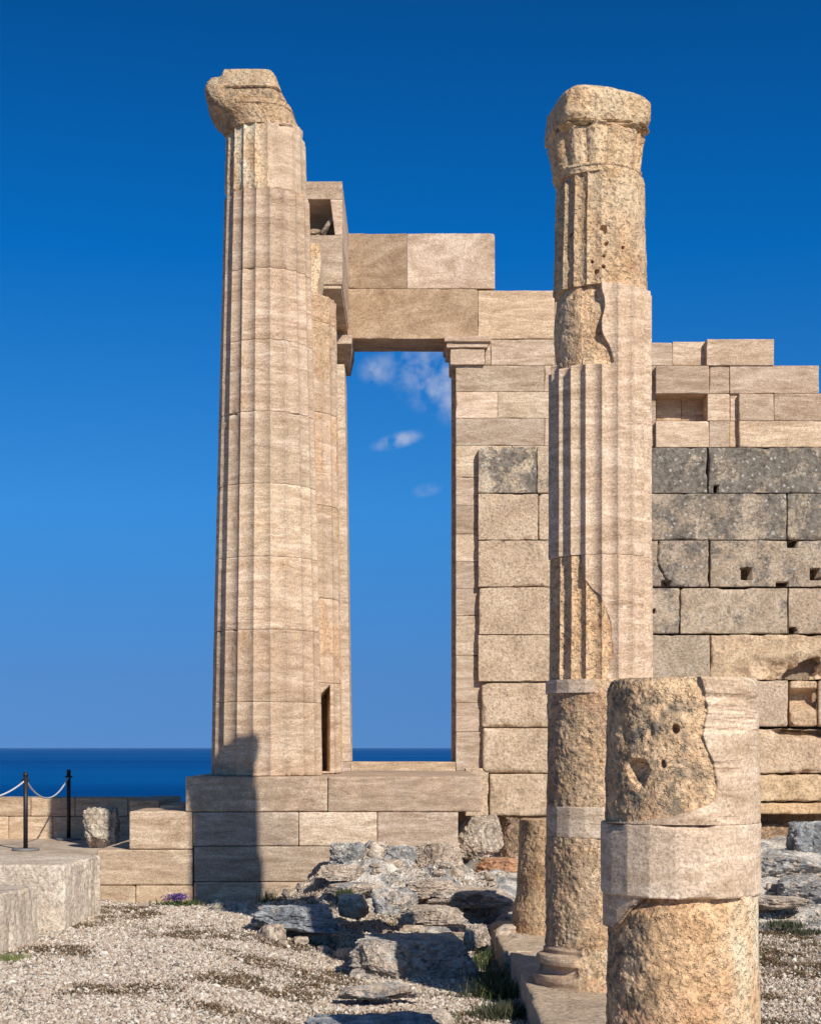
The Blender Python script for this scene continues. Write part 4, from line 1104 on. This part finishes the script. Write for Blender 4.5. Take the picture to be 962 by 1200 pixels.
def tuft(px, py, d, n, spread, h, w, cols, label, name='grass_tuft', cat='grass tuft', lean=.6, group=None, z=None):
    x = PX(px, d); z0 = PZ(py, d) if z is None else z
    A = np.stack([x+rng.normal(0, spread, n), d+rng.normal(0, spread, n), np.full(n, z0)], 1)
    V, Q, C = blades(A, h, w, lean, cols); o = mesh_np(name, V, Q, M_PLANT, None, loc=(x, d, z0), attrs={'col': C}, smooth=False); tag(o, label, cat, group); return o
GRN = [(.06, .095, .03), (.085, .125, .04), (.045, .07, .025), (.15, .155, .06)]
DK = [(.035, .05, .02), (.05, .06, .03), (.10, .09, .05)]
def on(px, py, d): return gz(PX(px, d), d)-.01
tuft(577, 1100, 12.3, 260, .09, .20, .006, GRN, 'tall green weeds in the gap left of the low stump', z=on(577, 1100, 12.3))
tuft(583, 1120, 11.5, 900, .10, .16, .008, GRN+DK, 'dense green weeds along the flagstone edge', z=on(583, 1120, 11.5))
tuft(592, 1150, 10.7, 900, .09, .12, .009, DK, 'dark creeping weeds in the shade of the flagstones', z=on(592, 1150, 10.7))  # dark blade colours here and below deepen the shadow on the ground
tuft(603, 1180, 9.8, 900, .07, .11, .008, DK+[(.2, .18, .12)], 'dark weeds at the bottom of the flagstone edge', z=on(603, 1180, 9.8))
tuft(565, 1085, 13.0, 120, .05, .26, .005, GRN, 'few long thin grass stalks beside the small bright rock', z=on(565, 1085, 13.0), lean=.3)
tuft(512, 1160, 10.5, 300, .06, .09, .006, GRN, 'small green tuft in gravel below the shaded block', z=on(512, 1160, 10.5))
tuft(433, 1190, 9.25, 160, .06, .12, .005, GRN+[(.3, .28, .18)], 'pale thin grass beside the dark rock at the bottom edge', z=on(433, 1190, 9.25))
tuft(12, 1118, 12.1, 600, .08, .06, .008, [(.16, .2, .05), (.22, .22, .08)], 'yellow-green low weeds at the foot of the smaller cut block', z=on(12, 1118, 12.1))
tuft(405, 1046, 15.1, 260, .045, .10, .007, DK+GRN, 'small dark green tuft in a crack of the rubble bank', z=PZ(1052, 15.1))
tuft(480, 1042, 15.3, 200, .08, .07, .007, GRN, 'little green tuft on the shelf of the outcrop', z=PZ(1048, 15.3))
tuft(315, 1052, 16.2, 160, .05, .16, .006, [(.2, .18, .07), (.14, .15, .05)], 'thin yellowish weed against the podium beside the shadow', z=on(315, 1052, 16.2), lean=.4)
tuft(920, 1052, 14.6, 500, .08, .055, .010, DK, 'low dark green weeds at the front of the right bedrock slab', z=on(920, 1052, 14.6)+.04)
tuft(945, 1066, 14.2, 500, .08, .05, .010, DK, 'dark green weeds at the right edge beside the gravel', z=on(945, 1066, 14.2)+.02)
def flower():
    d = 16.25; x = PX(207, d); z0 = on(207, 1050, d)
    t = empty('purple_flowers', (x, d, z0), 'small green plant with purple flowers at the foot of the low stepped wall', 'flowers')
    n = 420; A = np.stack([x+.07+rng.normal(0, .11, n), d+rng.normal(0, .06, n), np.full(n, z0)], 1)
    V, Q, C = blades(A, .09, .012, .8, GRN); mesh_np('foliage', V, Q, M_PLANT, t, attrs={'col': C}, smooth=False)
    n = 260; A = np.stack([x+rng.normal(0, .06, n), d-.02+rng.normal(0, .05, n), z0+.07+rng.uniform(0, .06, n)], 1)
    V, Q, C = blades(A, .03, .016, 1.2, [(.13, .07, .25), (.17, .10, .30), (.09, .05, .18)]); mesh_np('blossom', V, Q, M_PLANT, t, attrs={'col': C}, smooth=False)
flower()

for o in scene.objects:
    if o.parent is None and 'category' in o.keys() and 'kind' not in o.keys(): o['kind'] = 'thing'
# ---- sea haze: one closed box of thin air
def haze():
    s_ = 250000.; z0_, z1_ = -119.5, 12.
    V = [(x, y, z) for x in (-s_, s_) for y in (-s_, s_) for z in (z0_, z1_)]
    Q = [(0, 1, 3, 2), (4, 6, 7, 5), (0, 4, 5, 1), (2, 3, 7, 6), (0, 2, 6, 4), (1, 5, 7, 3)]
    m = bpy.data.materials.new('sea_air'); m.use_nodes = True; t_ = m.node_tree; t_.nodes.clear()
    o_ = t_.nodes.new('ShaderNodeOutputMaterial'); v_ = t_.nodes.new('ShaderNodeVolumePrincipled')
    v_.inputs['Color'].default_value = (.30, .58, 1., 1); v_.inputs['Density'].default_value = 3.2e-6; v_.inputs['Anisotropy'].default_value = 0.
    t_.links.new(v_.outputs[0], o_.inputs['Volume'])
    o = mesh_np('haze', V, Q, m, smooth=False); tag(o, 'thin sea haze', None, None, 'stuff')
haze()
# ================================================================== LIGHT, SKY, CAMERA
EL, AZ = 34.0, 29.7
sd = bpy.data.lights.new('sun', 'SUN'); sd.energy = 5.0; sd.angle = R(.53); sd.color = (1., .95, .875)
so = bpy.data.objects.new('sun', sd); col.objects.link(so); so.rotation_euler = (R(90-EL), 0, R(AZ)); so.location = (6, -10, 12)

wd = bpy.data.worlds.new('World'); scene.world = wd; wd.use_nodes = True
t = wd.node_tree; t.nodes.clear(); nd = t.nodes.new; lk = t.links.new
out = nd('ShaderNodeOutputWorld'); bg = nd('ShaderNodeBackground'); lk(bg.outputs[0], out.inputs[0])
sky = nd('ShaderNodeTexSky'); sky.sky_type = 'NISHITA'; sky.sun_disc = False; sky.sun_elevation = R(EL); sky.sun_rotation = R(180-AZ)
sky.altitude = 100; sky.air_density = 1.0; sky.dust_density = .3; sky.ozone_density = 3.5
tc = nd('ShaderNodeTexCoord')
va = nd('ShaderNodeVectorMath'); va.operation = 'ADD'; lk(tc.outputs['Generated'], va.inputs[0]); va.inputs[1].default_value = (0, 0, .28)
vn = nd('ShaderNodeVectorMath'); vn.operation = 'NORMALIZE'; lk(va.outputs[0], vn.inputs[0]); lk(vn.outputs[0], sky.inputs['Vector'])
# polarised, deep blue grading of the sky by height
sz = nd('ShaderNodeSeparateXYZ'); lk(tc.outputs['Generated'], sz.inputs[0])
gr = nd('ShaderNodeValToRGB'); lk(sz.outputs[2], gr.inputs[0])
STOPS = [(0.0000, (0.254, 0.388, 0.517)), (0.0410, (0.254, 0.424, 0.566)), (0.1476, (0.163, 0.577, 0.826)), (0.2973, (0.013, 0.437, 0.799)), (0.4240, (0.012, 0.296, 0.581)), (0.6000, (0.300, 0.330, 0.350)), (0.8000, (0.380, 0.320, 0.290)), (1.0000, (0.380, 0.320, 0.290))]
e = gr.color_ramp.elements
while len(e) < len(STOPS): e.new(.5)
for q, (p, c) in zip(e, STOPS): q.position = p; q.color = (*c, 1)
hs = nd('ShaderNodeMix'); hs.data_type = 'RGBA'; hs.blend_type = 'MULTIPLY'; hs.inputs[0].default_value = 1.; lk(sky.outputs[0], hs.inputs[6]); lk(gr.outputs[0], hs.inputs[7])
h2 = nd('ShaderNodeVectorMath'); h2.operation = 'SCALE'; h2.inputs['Scale'].default_value = 2.; lk(hs.outputs[2], h2.inputs[0])
# thin clouds, by direction
def dirv(px, py):
    v = np.array(((px-CX)/F, 1, (HY-py)/F)); return v/np.linalg.norm(v)
def blob(px, py, hw, hh, tilt=0.):
    c = dirv(px, py)
    sep = nd('ShaderNodeSeparateXYZ'); lk(tc.outputs['Generated'], sep.inputs[0])
    def M(op, a, b=0., c_=None):
        x = nd('ShaderNodeMath'); x.operation = op
        for s_, v in zip(x.inputs, (a, b, c_)):
            if v is None: continue
            if isinstance(v, (int, float)): s_.default_value = v
            else: lk(v, s_)
        return x.outputs[0]
    xx = M('DIVIDE', sep.outputs[0], M('MAXIMUM', sep.outputs[1], .01)); zz = M('DIVIDE', sep.outputs[2], M('MAXIMUM', sep.outputs[1], .01))
    u = M('SUBTRACT', xx, (px-CX)/F); w = M('SUBTRACT', zz, (HY-py)/F)
    ca, sa = math.cos(tilt), math.sin(tilt)
    u2 = M('ADD', M('MULTIPLY', u, ca), M('MULTIPLY', w, sa)); w2 = M('SUBTRACT', M('MULTIPLY', w, ca), M('MULTIPLY', u, sa))
    r2 = M('ADD', M('POWER', M('ABSOLUTE', M('DIVIDE', u2, hw/F)), 2.), M('POWER', M('ABSOLUTE', M('DIVIDE', w2, hh/F)), 2.))
    return M('MULTIPLY', M('POWER', M('MAXIMUM', M('SUBTRACT', 1., r2), 0.), 1.5), M('GREATER_THAN', sep.outputs[1], .1)), M
b1, M = blob(512, 446, 80, 48, -.6); b2, _ = blob(466, 516, 38, 11, .25); b3, _ = blob(441, 434, 26, 22); b4, _ = blob(500, 574, 22, 10, .2)
tot = M('ADD', M('ADD', M('MULTIPLY', b1, 1.0), M('MULTIPLY', b2, 1.1)), M('ADD', M('MULTIPLY', b3, .8), M('MULTIPLY', b4, .35)))
nz = nd('ShaderNodeTexNoise'); lk(tc.outputs['Generated'], nz.inputs['Vector']); nz.inputs['Scale'].default_value = 70; nz.inputs['Detail'].default_value = 6; nz.inputs['Roughness'].default_value = .55
rp = nd('ShaderNodeValToRGB'); rp.color_ramp.elements[0].position = .36; rp.color_ramp.elements[1].position = .66; lk(nz.outputs['Fac'], rp.inputs[0])
fac = M('MINIMUM', M('MULTIPLY', M('MULTIPLY', tot, rp.outputs[0]), .55), .45)
mx = nd('ShaderNodeMix'); mx.data_type = 'RGBA'; lk(fac, mx.inputs[0]); lk(h2.outputs[0], mx.inputs[6]); mx.inputs[7].default_value = (6.6, 6.8, 7.6, 1)
lk(mx.outputs[2], bg.inputs[0]); bg.inputs[1].default_value = .10

cam = bpy.data.cameras.new('camera'); co = bpy.data.objects.new('camera', cam); col.objects.link(co)
co.location = (0, 0, EYE); co.rotation_euler = (R(90), 0, 0)
cam.sensor_fit = 'HORIZONTAL'; cam.sensor_width = 36; cam.lens = 36*F/962; cam.shift_y = (HY-600)/962; cam.clip_start = .1; cam.clip_end = 2e6
scene.camera = co
vs = scene.view_settings; vs.view_transform = 'Standard'; vs.look = 'None'; vs.exposure = 0.0; vs.gamma = 1; vs.use_curve_mapping = False
scene.render.resolution_x = 820; scene.render.resolution_y = 1024
scene.cycles.max_bounces = 6; scene.cycles.use_denoising = True
